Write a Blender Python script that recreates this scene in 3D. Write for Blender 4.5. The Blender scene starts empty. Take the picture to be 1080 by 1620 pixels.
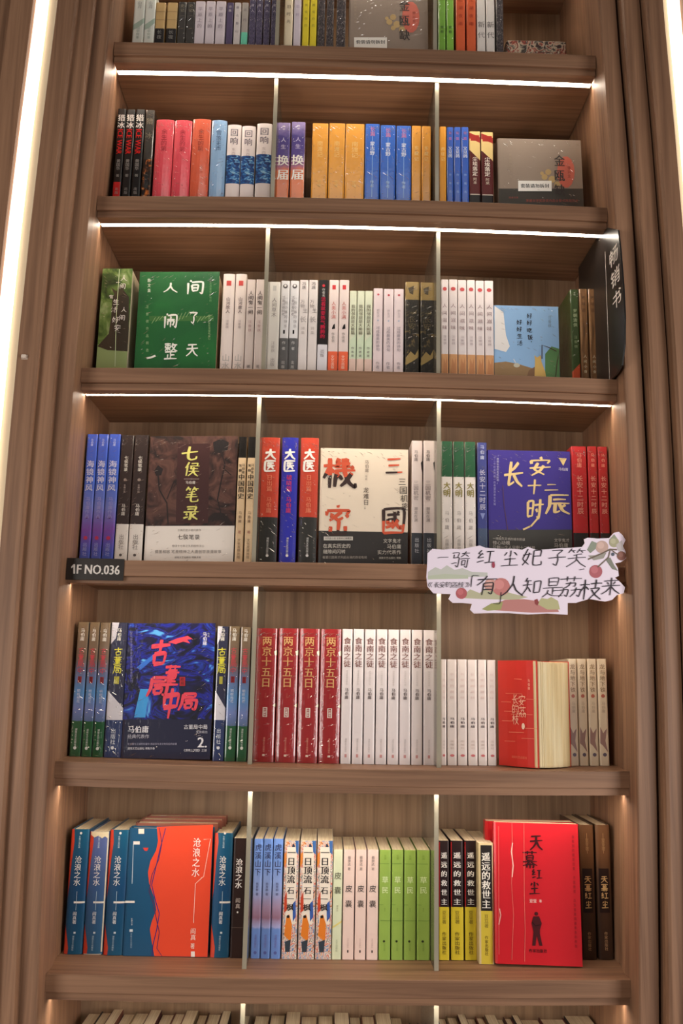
import bpy, math, random
from math import sin, cos, pi, sqrt
from mathutils import Vector, Matrix
from mathutils.geometry import tessellate_polygon

# ------------------------------------------------------------------ camera, world, lamps, exposure
SC = bpy.context.scene
COL = SC.collection
CAM = Vector((-0.03184, -1.56691, 0.45171))
YAW, PITCH, ROLL, FPX = 0.01294, 0.18351, 0.01887, 1470.0
_f = Vector((sin(YAW)*cos(PITCH), cos(YAW)*cos(PITCH), sin(PITCH)))
_r0 = Vector((cos(YAW), -sin(YAW), 0)); _u0 = _r0.cross(_f)
_r = _r0*cos(ROLL) + _u0*sin(ROLL); _u = -_r0*sin(ROLL) + _u0*cos(ROLL)
cd = bpy.data.cameras.new('camera'); cam = bpy.data.objects.new('camera', cd); COL.objects.link(cam)
cd.sensor_fit = 'VERTICAL'; cd.sensor_height = 24.0; cd.lens = 24.0*FPX/1620.0; cd.clip_start = 0.02
cam.matrix_world = Matrix(((_r.x, _u.x, -_f.x, CAM.x), (_r.y, _u.y, -_f.y, CAM.y), (_r.z, _u.z, -_f.z, CAM.z), (0, 0, 0, 1)))
SC.camera = cam
vs = SC.view_settings
vs.view_transform = 'Standard'; vs.look = 'None'; vs.gamma = 1.0; vs.use_curve_mapping = False
vs.exposure = 0.05
world = bpy.data.worlds.new('room_light'); SC.world = world; world.use_nodes = True
bgn = world.node_tree.nodes['Background']; bgn.inputs[0].default_value = (1.0, 0.92, 0.85, 1); bgn.inputs[1].default_value = 0.07

def area(name, loc, target, size, power, color):
    l = bpy.data.lights.new(name, 'AREA'); l.shape = 'RECTANGLE'; l.size, l.size_y = size; l.energy = power; l.color = color
    o = bpy.data.objects.new(name, l); COL.objects.link(o); o.location = loc
    o.rotation_euler = (Vector(target)-Vector(loc)).to_track_quat('-Z', 'Y').to_euler(); return o
# soft fill lamps added to either side of the camera, and a ceiling panel
area('side_fill_lamp', (1.50, -1.65, 0.42), (0.1, 0, 0.25), (0.9, 0.9), 26, (1.0, 0.97, 0.94))
area('side_fill_lamp', (-1.50, -1.75, 0.38), (-0.1, 0, 0.25), (0.9, 0.9), 20, (1.0, 0.95, 0.89))
area('ceiling_panel_lamp', (0.0, -2.9, 2.9), (0.0, 0, 0.8), (1.6, 0.5), 4, (1.0, 0.92, 0.82))
LED_STRENGTH = 27.0
COVE_STRENGTH = 1.7

# ------------------------------------------------------------------ photo pixel -> point on a real plane
def ray(x, y): return _f + _r*((x-540)/FPX) - _u*((y-810)/FPX)
def at(x, y, Y=0.0):
    d = ray(x, y); return CAM + d*((Y-CAM.y)/d.y)
def at_x(x, y, X):
    d = ray(x, y); return CAM + d*((X-CAM.x)/d.x)

# ------------------------------------------------------------------ materials
def lin(c):
    c = c/255.0
    return c/12.92 if c <= 0.04045 else ((c+0.055)/1.055)**2.4
def col4(c): return (lin(c[0]), lin(c[1]), lin(c[2]), 1)
_mats = {}
def _new(name):
    m = bpy.data.materials.new(name); m.use_nodes = True; m.node_tree.nodes['Principled BSDF'].inputs['Specular IOR Level'].default_value = 0.32
    return m, m.node_tree, m.node_tree.nodes['Principled BSDF']
def finish_nodes(nt, bs, fin):
    if fin == 'wrap':
        bs.inputs['Roughness'].default_value = 0.5; bs.inputs['Coat IOR'].default_value = 1.7; bs.inputs['Coat Weight'].default_value = 0.9; bs.inputs['Coat Roughness'].default_value = 0.09
        tc = nt.nodes.new('ShaderNodeTexCoord'); mp = nt.nodes.new('ShaderNodeMapping'); mp.inputs['Scale'].default_value = (110, 110, 42); mp.inputs['Rotation'].default_value = (0, 0.7, 0)
        n = nt.nodes.new('ShaderNodeTexNoise'); n.inputs['Scale'].default_value = 1.6; n.inputs['Detail'].default_value = 3; n.inputs['Distortion'].default_value = 1.5
        b = nt.nodes.new('ShaderNodeBump'); b.inputs['Strength'].default_value = 0.16; b.inputs['Distance'].default_value = 0.0015
        nt.links.new(tc.outputs['Object'], mp.inputs[0]); nt.links.new(mp.outputs[0], n.inputs[0]); nt.links.new(n.outputs[0], b.inputs['Height'])
        nt.links.new(b.outputs[0], bs.inputs['Coat Normal'])
    elif fin == 'gloss':
        bs.inputs['Roughness'].default_value = 0.32; bs.inputs['Coat Weight'].default_value = 0.25; bs.inputs['Coat Roughness'].default_value = 0.12
    elif fin == 'matte':
        bs.inputs['Roughness'].default_value = 0.6
    elif fin == 'foil':
        bs.inputs['Roughness'].default_value = 0.35; bs.inputs['Metallic'].default_value = 0.35
def mat(c, fin='matte'):
    if not isinstance(c, tuple): return c
    k = (c, fin)
    if k not in _mats:
        m, nt, bs = _new('print_%d_%d_%d_%s' % (c[0], c[1], c[2], fin)); bs.inputs['Base Color'].default_value = col4(c)
        finish_nodes(nt, bs, fin); _mats[k] = m
    return _mats[k]
def art(name, stops, scale=(20, 20, 20), dist=1.0, detail=4, fin='gloss', rot=(0, 0, 0), offset=(0, 0, 0)):
    m, nt, bs = _new(name)
    tc = nt.nodes.new('ShaderNodeTexCoord'); mp = nt.nodes.new('ShaderNodeMapping'); mp.inputs['Scale'].default_value = scale
    mp.inputs['Rotation'].default_value = rot; mp.inputs['Location'].default_value = offset
    n = nt.nodes.new('ShaderNodeTexNoise'); n.inputs['Scale'].default_value = 1.0; n.inputs['Detail'].default_value = detail; n.inputs['Distortion'].default_value = dist
    r = nt.nodes.new('ShaderNodeValToRGB')
    while len(r.color_ramp.elements) < len(stops): r.color_ramp.elements.new(0.5)
    for e, (p, c) in zip(r.color_ramp.elements, stops): e.position = p; e.color = col4(c)
    nt.links.new(tc.outputs['Object'], mp.inputs[0]); nt.links.new(mp.outputs[0], n.inputs[0]); nt.links.new(n.outputs[0], r.inputs[0]); nt.links.new(r.outputs[0], bs.inputs['Base Color'])
    finish_nodes(nt, bs, fin)
    return m
def grad(name, stops, z0, z1, fin='gloss', noise=0.12):
    m, nt, bs = _new(name)
    tc = nt.nodes.new('ShaderNodeTexCoord'); sp = nt.nodes.new('ShaderNodeSeparateXYZ'); mr = nt.nodes.new('ShaderNodeMapRange')
    mr.inputs['From Min'].default_value = z0; mr.inputs['From Max'].default_value = z1
    n = nt.nodes.new('ShaderNodeTexNoise'); n.inputs['Scale'].default_value = 70; n.inputs['Detail'].default_value = 3
    ma = nt.nodes.new('ShaderNodeMath'); ma.operation = 'MULTIPLY_ADD'; ma.inputs[1].default_value = noise; ma2 = nt.nodes.new('ShaderNodeMath'); ma2.operation = 'SUBTRACT'; ma2.inputs[1].default_value = noise/2
    r = nt.nodes.new('ShaderNodeValToRGB')
    while len(r.color_ramp.elements) < len(stops): r.color_ramp.elements.new(0.5)
    for e, (p, c) in zip(r.color_ramp.elements, stops): e.position = p; e.color = col4(c)
    L = nt.links.new
    L(tc.outputs['Object'], sp.inputs[0]); L(sp.outputs[2], mr.inputs[0]); L(tc.outputs['Object'], n.inputs[0]); L(n.outputs[0], ma.inputs[0]); L(mr.outputs[0], ma.inputs[2])
    L(ma.outputs[0], ma2.inputs[0]); L(ma2.outputs[0], r.inputs[0]); L(r.outputs[0], bs.inputs['Base Color'])
    finish_nodes(nt, bs, fin); return m
def wood(name, axis, c0=(103, 72, 54), c1=(160, 120, 92)):
    m, nt, bs = _new(name)
    tc = nt.nodes.new('ShaderNodeTexCoord'); mp = nt.nodes.new('ShaderNodeMapping')
    s = {'x': (2.2, 90, 90), 'z': (90, 90, 2.2)}[axis]; mp.inputs['Scale'].default_value = s
    n = nt.nodes.new('ShaderNodeTexNoise'); n.inputs['Scale'].default_value = 1.0; n.inputs['Detail'].default_value = 6; n.inputs['Roughness'].default_value = 0.6; n.inputs['Distortion'].default_value = 0.35
    mp2 = nt.nodes.new('ShaderNodeMapping'); mp2.inputs['Scale'].default_value = {'x': (1.5, 14, 14), 'z': (14, 14, 1.5)}[axis]
    n2 = nt.nodes.new('ShaderNodeTexNoise'); n2.inputs['Scale'].default_value = 1.0; n2.inputs['Detail'].default_value = 2
    mx = nt.nodes.new('ShaderNodeMath'); mx.operation = 'MULTIPLY_ADD'; mx.inputs[1].default_value = 0.45
    r = nt.nodes.new('ShaderNodeValToRGB'); r.color_ramp.elements[0].position = 0.42; r.color_ramp.elements[0].color = col4(c0)
    r.color_ramp.elements[1].position = 0.92; r.color_ramp.elements[1].color = col4(c1)
    L = nt.links.new
    L(tc.outputs['Object'], mp.inputs[0]); L(tc.outputs['Object'], mp2.inputs[0]); L(mp.outputs[0], n.inputs[0]); L(mp2.outputs[0], n2.inputs[0])
    L(n2.outputs[0], mx.inputs[0]); L(n.outputs[0], mx.inputs[2]); L(mx.outputs[0], r.inputs[0]); L(r.outputs[0], bs.inputs['Base Color'])
    b = nt.nodes.new('ShaderNodeBump'); b.inputs['Strength'].default_value = 0.12; b.inputs['Distance'].default_value = 0.002
    L(n.outputs[0], b.inputs['Height']); L(b.outputs[0], bs.inputs['Normal'])
    bs.inputs['Roughness'].default_value = 0.5
    return m
def emit(name, c, s):
    m, nt, bs = _new(name); bs.inputs['Base Color'].default_value = (0.8, 0.8, 0.8, 1)
    bs.inputs['Emission Color'].default_value = c; bs.inputs['Emission Strength'].default_value = s; return m
def acrylic(name, tint, gl):
    m = bpy.data.materials.new(name); m.use_nodes = True; nt = m.node_tree; nt.nodes.clear()
    out = nt.nodes.new('ShaderNodeOutputMaterial'); t = nt.nodes.new('ShaderNodeBsdfTransparent'); t.inputs[0].default_value = tint
    g = nt.nodes.new('ShaderNodeBsdfGlossy'); g.inputs['Roughness'].default_value = 0.06
    d = nt.nodes.new('ShaderNodeBsdfDiffuse'); d.inputs[0].default_value = (0.62, 0.56, 0.44, 1)
    fr = nt.nodes.new('ShaderNodeFresnel'); fr.inputs[0].default_value = 1.35
    m1 = nt.nodes.new('ShaderNodeMixShader'); m1.inputs[0].default_value = gl
    m2 = nt.nodes.new('ShaderNodeMixShader'); L = nt.links.new
    L(t.outputs[0], m1.inputs[1]); L(d.outputs[0], m1.inputs[2]); L(fr.outputs[0], m2.inputs[0]); L(m1.outputs[0], m2.inputs[1]); L(g.outputs[0], m2.inputs[2]); L(m2.outputs[0], out.inputs[0])
    return m
def paper(name, c0, c1, axis):
    m, nt, bs = _new(name); tc = nt.nodes.new('ShaderNodeTexCoord'); mp = nt.nodes.new('ShaderNodeMapping')
    mp.inputs['Scale'].default_value = {'x': (900, 12, 3), 'y': (12, 900, 3)}[axis]
    n = nt.nodes.new('ShaderNodeTexNoise'); n.inputs['Scale'].default_value = 1.0; n.inputs['Detail'].default_value = 1
    r = nt.nodes.new('ShaderNodeValToRGB'); r.color_ramp.elements[0].position = 0.3; r.color_ramp.elements[0].color = col4(c0); r.color_ramp.elements[1].position = 0.65; r.color_ramp.elements[1].color = col4(c1)
    L = nt.links.new; L(tc.outputs['Object'], mp.inputs[0]); L(mp.outputs[0], n.inputs[0]); L(n.outputs[0], r.inputs[0]); L(r.outputs[0], bs.inputs['Base Color'])
    bs.inputs['Roughness'].default_value = 0.8; return m
def film():
    m = bpy.data.materials.new('shrink_film'); m.use_nodes = True; nt = m.node_tree; nt.nodes.clear()
    out = nt.nodes.new('ShaderNodeOutputMaterial'); t = nt.nodes.new('ShaderNodeBsdfTransparent'); g = nt.nodes.new('ShaderNodeBsdfGlossy'); g.inputs['Roughness'].default_value = 0.25
    mx = nt.nodes.new('ShaderNodeMixShader'); mx.inputs[0].default_value = 0.5; L = nt.links.new
    L(t.outputs[0], mx.inputs[1]); L(g.outputs[0], mx.inputs[2]); L(mx.outputs[0], out.inputs[0]); return m
FILM = film()
WX = wood('walnut_grain_along', 'x'); WZ = wood('walnut_grain_up', 'z')
WB = wood('walnut_back_panel', 'z', (118, 93, 74), (172, 141, 113))
PAGE = paper('page_edges', (222, 200, 164), (242, 224, 192), 'x'); PAGEY = paper('page_edges_facing', (222, 200, 164), (242, 224, 192), 'y')
LED = emit('led_glow', (1.0, 0.88, 0.72, 1), LED_STRENGTH); COVE = emit('led_cove_glow', (1.0, 0.88, 0.72, 1), COVE_STRENGTH)
ALU = mat((225, 220, 212), 'matte'); CREAM = mat((226, 204, 172), 'matte')
ACR = acrylic('clear_acrylic', (0.97, 0.965, 0.93, 1), 0.17); ACRE = acrylic('acrylic_sawn_edge', (0.86, 0.84, 0.74, 1), 0.45)

# ------------------------------------------------------------------ objects
def obj(name, me, parent=None, loc=None):
    o = bpy.data.objects.new(name, me); COL.objects.link(o)
    if parent is not None: o.parent = parent
    if loc is not None: o.location = loc
    return o
def tag(o, label, cat, group=None):
    o['label'] = label; o['category'] = cat
    if group: o['group'] = group
    return o
def mesh(name, verts, faces, mats, fm=None, smooth=False):
    me = bpy.data.meshes.new(name); me.from_pydata([tuple(v) for v in verts], [], faces)
    for m in (mats if isinstance(mats, (list, tuple)) else [mats]): me.materials.append(m)
    if fm: me.polygons.foreach_set('material_index', fm)
    if smooth: me.polygons.foreach_set('use_smooth', [True]*len(me.polygons))
    me.update(); return me
def box_vf(x0, x1, y0, y1, z0, z1, c=0.0):
    """box with chamfered edges c"""
    if c <= 0:
        v = [(x, y, z) for z in (z0, z1) for y in (y0, y1) for x in (x0, x1)]
        return v, [(0, 2, 3, 1), (4, 5, 7, 6), (0, 1, 5, 4), (2, 6, 7, 3), (0, 4, 6, 2), (1, 3, 7, 5)]
    pr = [(x0+c, y0), (x1-c, y0), (x1, y0+c), (x1, y1-c), (x1-c, y1), (x0+c, y1), (x0, y1-c), (x0, y0+c)]
    cx, cy = (x0+x1)/2, (y0+y1)/2
    ins = [(px + (c if px < cx else -c)*0.7, py + (c if py < cy else -c)*0.7) for px, py in pr]
    v = [(*p, z0) for p in ins] + [(*p, z0+c) for p in pr] + [(*p, z1-c) for p in pr] + [(*p, z1) for p in ins]
    f = [tuple(range(7, -1, -1)), tuple(range(24, 32))]
    for k in range(3):
        for i in range(8): j = (i+1) % 8; f.append((k*8+i, k*8+j, k*8+8+j, k*8+8+i))
    return v, f
class MB:
    def __init__(s): s.v = []; s.f = []; s.m = []; s.mats = []
    def add(s, vf, m):
        if m not in s.mats: s.mats.append(m)
        b = len(s.v); s.v += list(vf[0]); s.f += [tuple(b+i for i in f) for f in vf[1]]; s.m += [s.mats.index(m)]*len(vf[1]); return s
    def build(s, name, parent=None, loc=None): return obj(name, mesh(name, s.v, s.f, s.mats, s.m), parent, loc)

# ------------------------------------------------------------------ printed lettering: glyph outlines, and brush strokes for hand-written titles
_gl = {}
_tc = bpy.data.curves.new('glyph', 'FONT'); _to = bpy.data.objects.new('glyph', _tc); COL.objects.link(_to)
def glyph(s, bold=0.0, res=2):
    k = (s, res)
    if k not in _gl:
        _tc.body = s; _tc.resolution_u = res
        dg = bpy.context.evaluated_depsgraph_get(); dg.update()
        me = bpy.data.meshes.new_from_object(_to.evaluated_get(dg))
        vs_ = [(v.co.x, v.co.y) for v in me.vertices]; fs = [tuple(p.vertices) for p in me.polygons]
        bpy.data.meshes.remove(me)
        if vs_:
            xs = [p[0] for p in vs_]; w = max(xs)-min(xs); cx = (max(xs)+min(xs))/2
            if len(s) == 1 and ord(s) > 0x2e80: cx = (max(xs)+min(xs))/2 if w > 0.5 else 0.49
            vs_ = [(x-cx, y-0.36) for x, y in vs_]
        else: w = 0
        _gl[k] = (vs_, fs, w)
    return _gl[k]
STROKES = {
'一': "0555 3050 9548", '二': "2030 5028 7828;0575 5072 9570", '三': "1520 5018 8515;2050 5048 7846;0585 5083 9580",
'十': "0545 5042 9540;5005 5050 4898", '七': "0550 5042 9535;4505 4350 4878 6588 9080 9265", '人': "5005 4840 2875 0595;5040 6570 9595",
'天': "1520 5017 8515;0548 5044 9540;5018 4855 3078 0598;5248 7078 9596", '大': "0840 5036 9232;5005 4845 3072 0595;5242 7075 9595",
'了': "1512 5010 8012 6030 5240;5240 5565 4892 3080", '子': "2012 5010 7510 6025 5035;5035 5565 4895 3085;0555 5050 9548",
'中': "1530 1865;1530 5026 8525 8262;1865 5062 8260;5005 5050 4898", '古': "0528 5024 9520;5003 5030 5050;2555 2890;2555 5052 7852 7488;2890 5088 7486",
'安': "4802 5514;1338 1222 5018 8818 8034;4032 3055 2868 7092;6545 5072 1598;0560 5056 9552", '长': "7008 5030 3042;0555 5050 9545;3505 3350 3090 5578;5052 7078 9595",
'时': "1020 1285;1020 3818 3682;1150 3748;1285 3682;4535 9530;7508 7560 7092 6082;5550 6265",
'辰': "1812 5010 9010;1812 1860 0598;3032 8030;2550 9548;4050 4090 6082;8055 6268;5550 7080 9896",
'侯': "2505 1530 0545;1830 1898;4015 8012 7830;3332 9530;4535 3850;4050 8848;3068 9865;6038 5870 3098;6268 7585 9598",
'笔': "2502 1812 1025;2014 4212;3016 3824;6502 5812 5025;6014 9012;7016 7824;7030 3036;2050 8046;1566 9060;5035 5080 6092 9588 9575",
'录': "2010 7508 7035;2525 7223;0545 9540;5040 5090 4085;2055 3065;1085 3875;8050 6062;5560 7075 9590",
'骑': "0512 4010 3435;1520 1440;1240 4238 3890 2578;0572 3266;5515 9512;7502 6522 5035;7220 9032;4845 9842;5855 5882;5855 7553 7380;5880 7378;8845 8592 7284",
'红': "2505 1025 3528;3022 0850 3845;0575 4065;5015 9012;7013 6875;4578 9874",
'尘': "5002 5035 4432;3012 1832;6812 8530;2055 8050;5042 5088;0592 9588",
'妃': "2505 1530 0560 3588;3525 2560 0592;0538 4532;5515 9012 8845;5545 8843;5515 5585 7092 9588 9570",
'笑': "2502 1812 1025;2014 4212;3016 3824;6502 5812 5025;6014 9012;7016 7824;7530 3538;0855 9548;5035 4865 0598;5258 7080 9898",
'有': "0522 9518;4803 3028 0550;3540 3298;3540 7838 7592 6085;3456 7554;3372 7570",
'知': "2505 1525;1522 4520;0545 5040;2822 2560 0595;3055 4580;6025 6085;6025 9223 8882;6085 8882",
'是': "2805 3042;2805 7203 6840;2923 6922;3042 6840;0554 9550;5053 5085;5068 8065;3062 2580 0598;2678 5090 9892",
'荔': "0518 9515;3505 3528;6505 6328;3038 7035 6850 6248;5030 4545 2858;0568 4265 3895 2888;2555 2078 0598;5568 9465 8896 7888;7655 7078 5298",
'枝': "0530 4528;2505 2598;2535 0565;2838 4252;5025 9822;7205 7045;5048 8845 7070 4598;5552 7075 9898",
'来': "1522 8518;3028 3842;7025 6040;0550 9545;5003 5050 4898;4852 3075 0592;5252 7072 9590",
'的': "2003 1220;0822 1085;0822 4020 3882;0952 3850;1085 3882;6505 5030;5825 9522 9080 8092 7080;6045 7060",
'间': "2003 2812;1020 1098;3015 9012 8890 7582;3035 3575;3035 6533 6272;3255 6353;3575 6272",
'闹': "2003 2812;1020 1098;3015 9012 8890 7582;4522 5530;2542 7840;3050 3078;3050 7248 6876 6072;5030 5092",
'整': "0510 5008;1218 1230 4530 4518 1218;2803 2750;2732 0848;3034 4845;6503 5525;5815 9512;8512 7035 5050;6022 7540 9848;1055 9052;5053 5092;5072 8070;3068 2892;0594 9591",
'機': "0530 3828;2305 2398;2335 0568;2540 3650;5005 4518 5516;5516 4232 5832;7505 7018 8016;8016 6832 8430;3845 9842;6205 6850 8080 9895 9882;4548 4070 3895;4858 6072;8850 6880 5592;8530 9238",
'密': "5002 5010;1022 0835;1020 9018 8230;3028 2542;3535 5048 7040;6522 4038 2050;8030 8840;5550 5092;2568 2692 7890;7866 7892",
'國': "1010 1095;1010 9208 8892;1095 8892;2530 7528;2845 2860 4858 4744 2845;2075 5068;5518 5850 6870 7878 8065;7045 4578;6518 7224",
'幕': "0512 9510;3503 3522;6502 6322;3030 3055;3030 7028 6854;3142 6941;3055 6854;0564 9560;4860 3078 0585;5562 7575 9582;3080 3096;3080 7078 7094 6490;5070 5099",
'董': "0515 9512;3505 3525;6505 6325;2532 8028;1040 9238;2848 2868;2848 7546 7266;2958 7456;2868 7266;5030 5092;2580 7878;0594 9592",
'局': "2010 8008 7828;2028 7826;2010 1860 0598;3045 9042 8890 7285;3560 3585;3560 6858 6583;3585 6583",
'好': "2505 1530 0860 3888;3828 2860 0595;0538 4833;5515 9012 7235;7235 7565 6895 5585;4855 9850",
'吃': "0825 1070;0825 3523 3368;1070 3368;5505 4530;5020 9515;5035 8532 5070 5085 9085 9572",
'饭': "2003 0535;1520 4018 3530;2228 2290 4078;9005 5515;5515 5260 4098;5542 8840 7570 5098;5850 7278 9898",
'生': "2508 0545;1530 8525;1555 8550;5003 5092;0594 9590",
'活': "1010 2018;0535 1843;0595 2265;8505 5015;3838 9834;6515 6558;4560 4895;4560 8858 8592;4895 8592",
'医': "1010 9508;1010 1095 9592;4020 2840;3830 8028;2552 8850;5530 5055 2885;5555 8080",
'明': "1018 1275;1018 3816 3672;1146 3744;1275 3672;5510 5565 4298;5510 8808 8595 7588;5636 8634;5660 8558",
'金': "5002 3022 0540;5005 7025 9540;3042 7040;1862 8260;5042 5090;2870 3580;7268 6580;0594 9592",
'《': "4010 1250 4090;7010 4250 7090", '》': "3010 6250 3090;6010 9250 6090", '「': "3098 3010 8010", '」': "7002 7090 2090",
}
def brush(ch, width=0.085, taper=0.55, thin=None):
    """a hand-written character as tapered ribbons in a unit em box"""
    out = []
    for st in STROKES[ch].split(';'):
        V, F = [], []
        P = [Vector((int(t[:2])/100-0.5, 0.5-int(t[2:])/100)) for t in st.split()]
        if len(P) == 2: P = [P[0], P[0].lerp(P[1], 0.5) + Vector((0.006, 0.012)), P[1]]
        Q = []
        for i in range(len(P)-1):
            p0 = P[max(i-1, 0)]; p1 = P[i]; p2 = P[i+1]; p3 = P[min(i+2, len(P)-1)]
            for k in range(5):
                t = k/5; Q.append(p1*(1-t)**2*(1+2*t) + p2*t*t*(3-2*t) + (p2-p0)*0.3*t*(1-t)**2 - (p3-p1)*0.3*t*t*(1-t))
        Q.append(P[-1]); n = len(Q); b = len(V)
        for i, q in enumerate(Q):
            d = (Q[min(i+1, n-1)]-Q[max(i-1, 0)]); d = d.normalized() if d.length > 1e-9 else Vector((1, 0))
            nn = Vector((-d.y, d.x)); t = i/(n-1)
            horiz = 1.0 if thin is None else (thin + (1-thin)*abs(d.y))
            w = width*0.5*horiz*(1.12 - taper*(t**2.2) - (0.25*max(0, 1-t*9)))
            V.append(q+nn*w); V.append(q-nn*w)
        for i in range(n-1): F.append((b+2*i, b+2*i+1, b+2*i+3, b+2*i+2))
        out.append(([(v.x, v.y) for v in V], F))
    return out

class Dec:
    """flat print lying on a surface: everything is laid out in the surface's own metres (x, z)"""
    EPS = 0.00016
    def __init__(s, to, depth=None, cuts=None, fin='matte'):
        s.to = to; s.depth = depth or (lambda x: 0.0); s.cuts = cuts; s.fin = fin; s.items = []
    def put(s, pts, faces, c, layer=None):
        m = mat(c, s.fin) if isinstance(c, tuple) else c
        s.n = getattr(s, 'n', 0)+1; e = s.EPS*(layer if layer else 1) + 0.000006*s.n
        V = [s.pos(x, z, e) for x, z in pts]
        if V: s.items.append((V, faces, m))
    zmin = -9.0; xlim = (-9.0, 9.0)
    def pos(s, x, z, e): x = min(max(x, s.xlim[0]), s.xlim[1]); return (x, s.depth(x)-e, max(z, s.zmin))
    def rect_m(s, x0, x1, z0, z1, c, layer=1):
        xs = sorted(set([x0, x1] + [k for k in (s.cuts or []) if x0 < k < x1]))
        p = [(x, z) for x in xs for z in (z0, z1)]
        s.put(p, [(2*i, 2*i+2, 2*i+3, 2*i+1) for i in range(len(xs)-1)], c, layer)
    def quad(s, x0, y0, x1, y1, c, layer=1): s.poly([(x0, y0), (x1, y0), (x1, y1), (x0, y1)], c, layer)
    def poly(s, px, c, layer=1):
        p = [s.to(*q) for q in px]; t = tessellate_polygon([[Vector((a, b, 0)) for a, b in p]]); s.put(p, [tuple(q) for q in t], c, layer)
    def line(s, px, w, c, layer=2):
        P = [Vector(s.to(*q)) for q in px]; w = w*0.00107*0.5; V = []; n = len(P)
        for i, q in enumerate(P):
            d = P[min(i+1, n-1)]-P[max(i-1, 0)]; d.normalize(); nn = Vector((-d.y, d.x)); V += [q+nn*w, q-nn*w]
        s.put([(q.x, q.y) for q in V], [(2*i, 2*i+1, 2*i+3, 2*i+2) for i in range(n-1)], c, layer)
    def disc(s, x, y, r, c, layer=2, ry=None, n=14):
        s.poly([(x+r*cos(2*pi*i/n), y+(ry or r)*sin(2*pi*i/n)) for i in range(n)], c, layer)
    def glyphs(s, g, cx, cz, sx, sz, c, layer=4, shear=0.0, rot=0.0, bold=0.0):
        ca, sa = cos(rot), sin(rot)
        if bold > 0.005:                                            # heavier type: the same outline struck twice, side by side
            d = bold*1.1
            for k in (-1, 1): s.glyphs(([(x+k*d, y) for x, y in g[0]], g[1]), cx, cz, sx, sz, c, layer, shear, rot)
            return
        s.put([(cx + (x*sx+y*sz*shear)*ca - y*sz*sa, cz + (x*sx)*sa + y*sz*ca) for x, y in g[0]], g[1], c, layer)
    def vtext(s, text, x, y0, y1, c, size=None, bold=0.0, layer=4, wide=1.0, res=2, x1=None):
        n = len(text); p = (y1-y0)/n
        for i, ch in enumerate(text):
            if ch == ' ': continue
            xx = x if x1 is None else x + (x1-x)*(i+0.5)/n
            cx, cz = s.to(xx, y0+p*(i+0.5)); h = abs(s.to(xx, y0+p*i)[1]-s.to(xx, y0+p*(i+1))[1])
            sz = h*0.97; sx = min(sz, size*0.00107 if size else sz)*wide
            s.glyphs(glyph(ch, bold, res), cx, cz, sx, sz if size is None else min(sz, sx*1.25), c, layer, 0.0, 0.0, bold)
    def htext(s, text, x0, x1, y, c, bold=0.0, layer=4, h=None, shear=0.0, res=2, y1=None):
        g = glyph(text, bold, res); a = Vector(s.to(x0, y)); b = Vector(s.to(x1, y if y1 is None else y1)); w = (b-a).length; k = w/max(g[2], 1e-6)
        s.glyphs(g, (a.x+b.x)/2, (a.y+b.y)/2, k, k if h is None else h*0.00107, c, layer, shear, math.atan2(b.y-a.y, b.x-a.x), bold)
    def rtext(s, text, x, y0, y1, c, h, bold=0.0, layer=4, res=2):
        g = glyph(text, bold, res); a = Vector(s.to(x, y0)); b = Vector(s.to(x, y1)); k = (b-a).length/max(g[2], 1e-6)
        s.glyphs(g, (a.x+b.x)/2, (a.y+b.y)/2, k, h*0.00107, c, layer, 0, -pi/2, bold)
    def hand(s, ch, x, y, sx, c, sy=None, width=0.085, taper=0.55, layer=4, rot=0.0, shear=0.0, thin=None):
        cx, cz = s.to(x, y)
        width *= 1.0 if STROKES[ch].count(';') < 8 else 0.78
        for g in brush(ch, width, taper, thin): s.glyphs(g, cx, cz, sx*0.00107, (sy or sx)*0.00107, c, layer, shear, rot)
    def build(s, name, parent):
        """print that lies well apart on the cover (title, author, imprint) becomes a part of its own"""
        n = len(s.items); par = list(range(n))
        def root(i):
            while par[i] != i: par[i] = par[par[i]]; i = par[i]
            return i
        B = [(tuple(min(v[k] for v in it[0]) for k in range(3)), tuple(max(v[k] for v in it[0]) for k in range(3))) for it in s.items]
        S = [max(b[k]-a[k] for k in range(3)) for a, b in B]
        for i in range(n):
            for j in range(i):
                if root(i) == root(j): continue
                g = sqrt(sum(max(0.0, B[i][0][k]-B[j][1][k], B[j][0][k]-B[i][1][k])**2 for k in range(3)))
                if g <= max(0.018, 0.45*max(S[i], S[j])): par[root(i)] = root(j)
        for r in sorted(set(root(i) for i in range(n))):
            mb = MB()
            for i in range(n):
                if root(i) == r: mb.add((s.items[i][0], s.items[i][1]), s.items[i][2])
            mb.build(name, parent)

# ------------------------------------------------------------------ the shop around the bookcase
XL, XR = 2.6, 2.6; ZF, ZC = -1.16, 3.0
def struct(name, vf, m): o = obj(name, mesh(name, vf[0], vf[1], m)); o['kind'] = 'structure'; return o
TILE = art('floor_stone', [(0.3, (128, 112, 96)), (0.7, (150, 134, 116))], (3, 3, 3), 0.5)
struct('floor', box_vf(-XL, XR, -4.2, 0.4, ZF-0.05, ZF), TILE)
struct('wall_back', box_vf(-XL, XR, 0.282, 0.4, ZF, ZC), WB)

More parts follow.
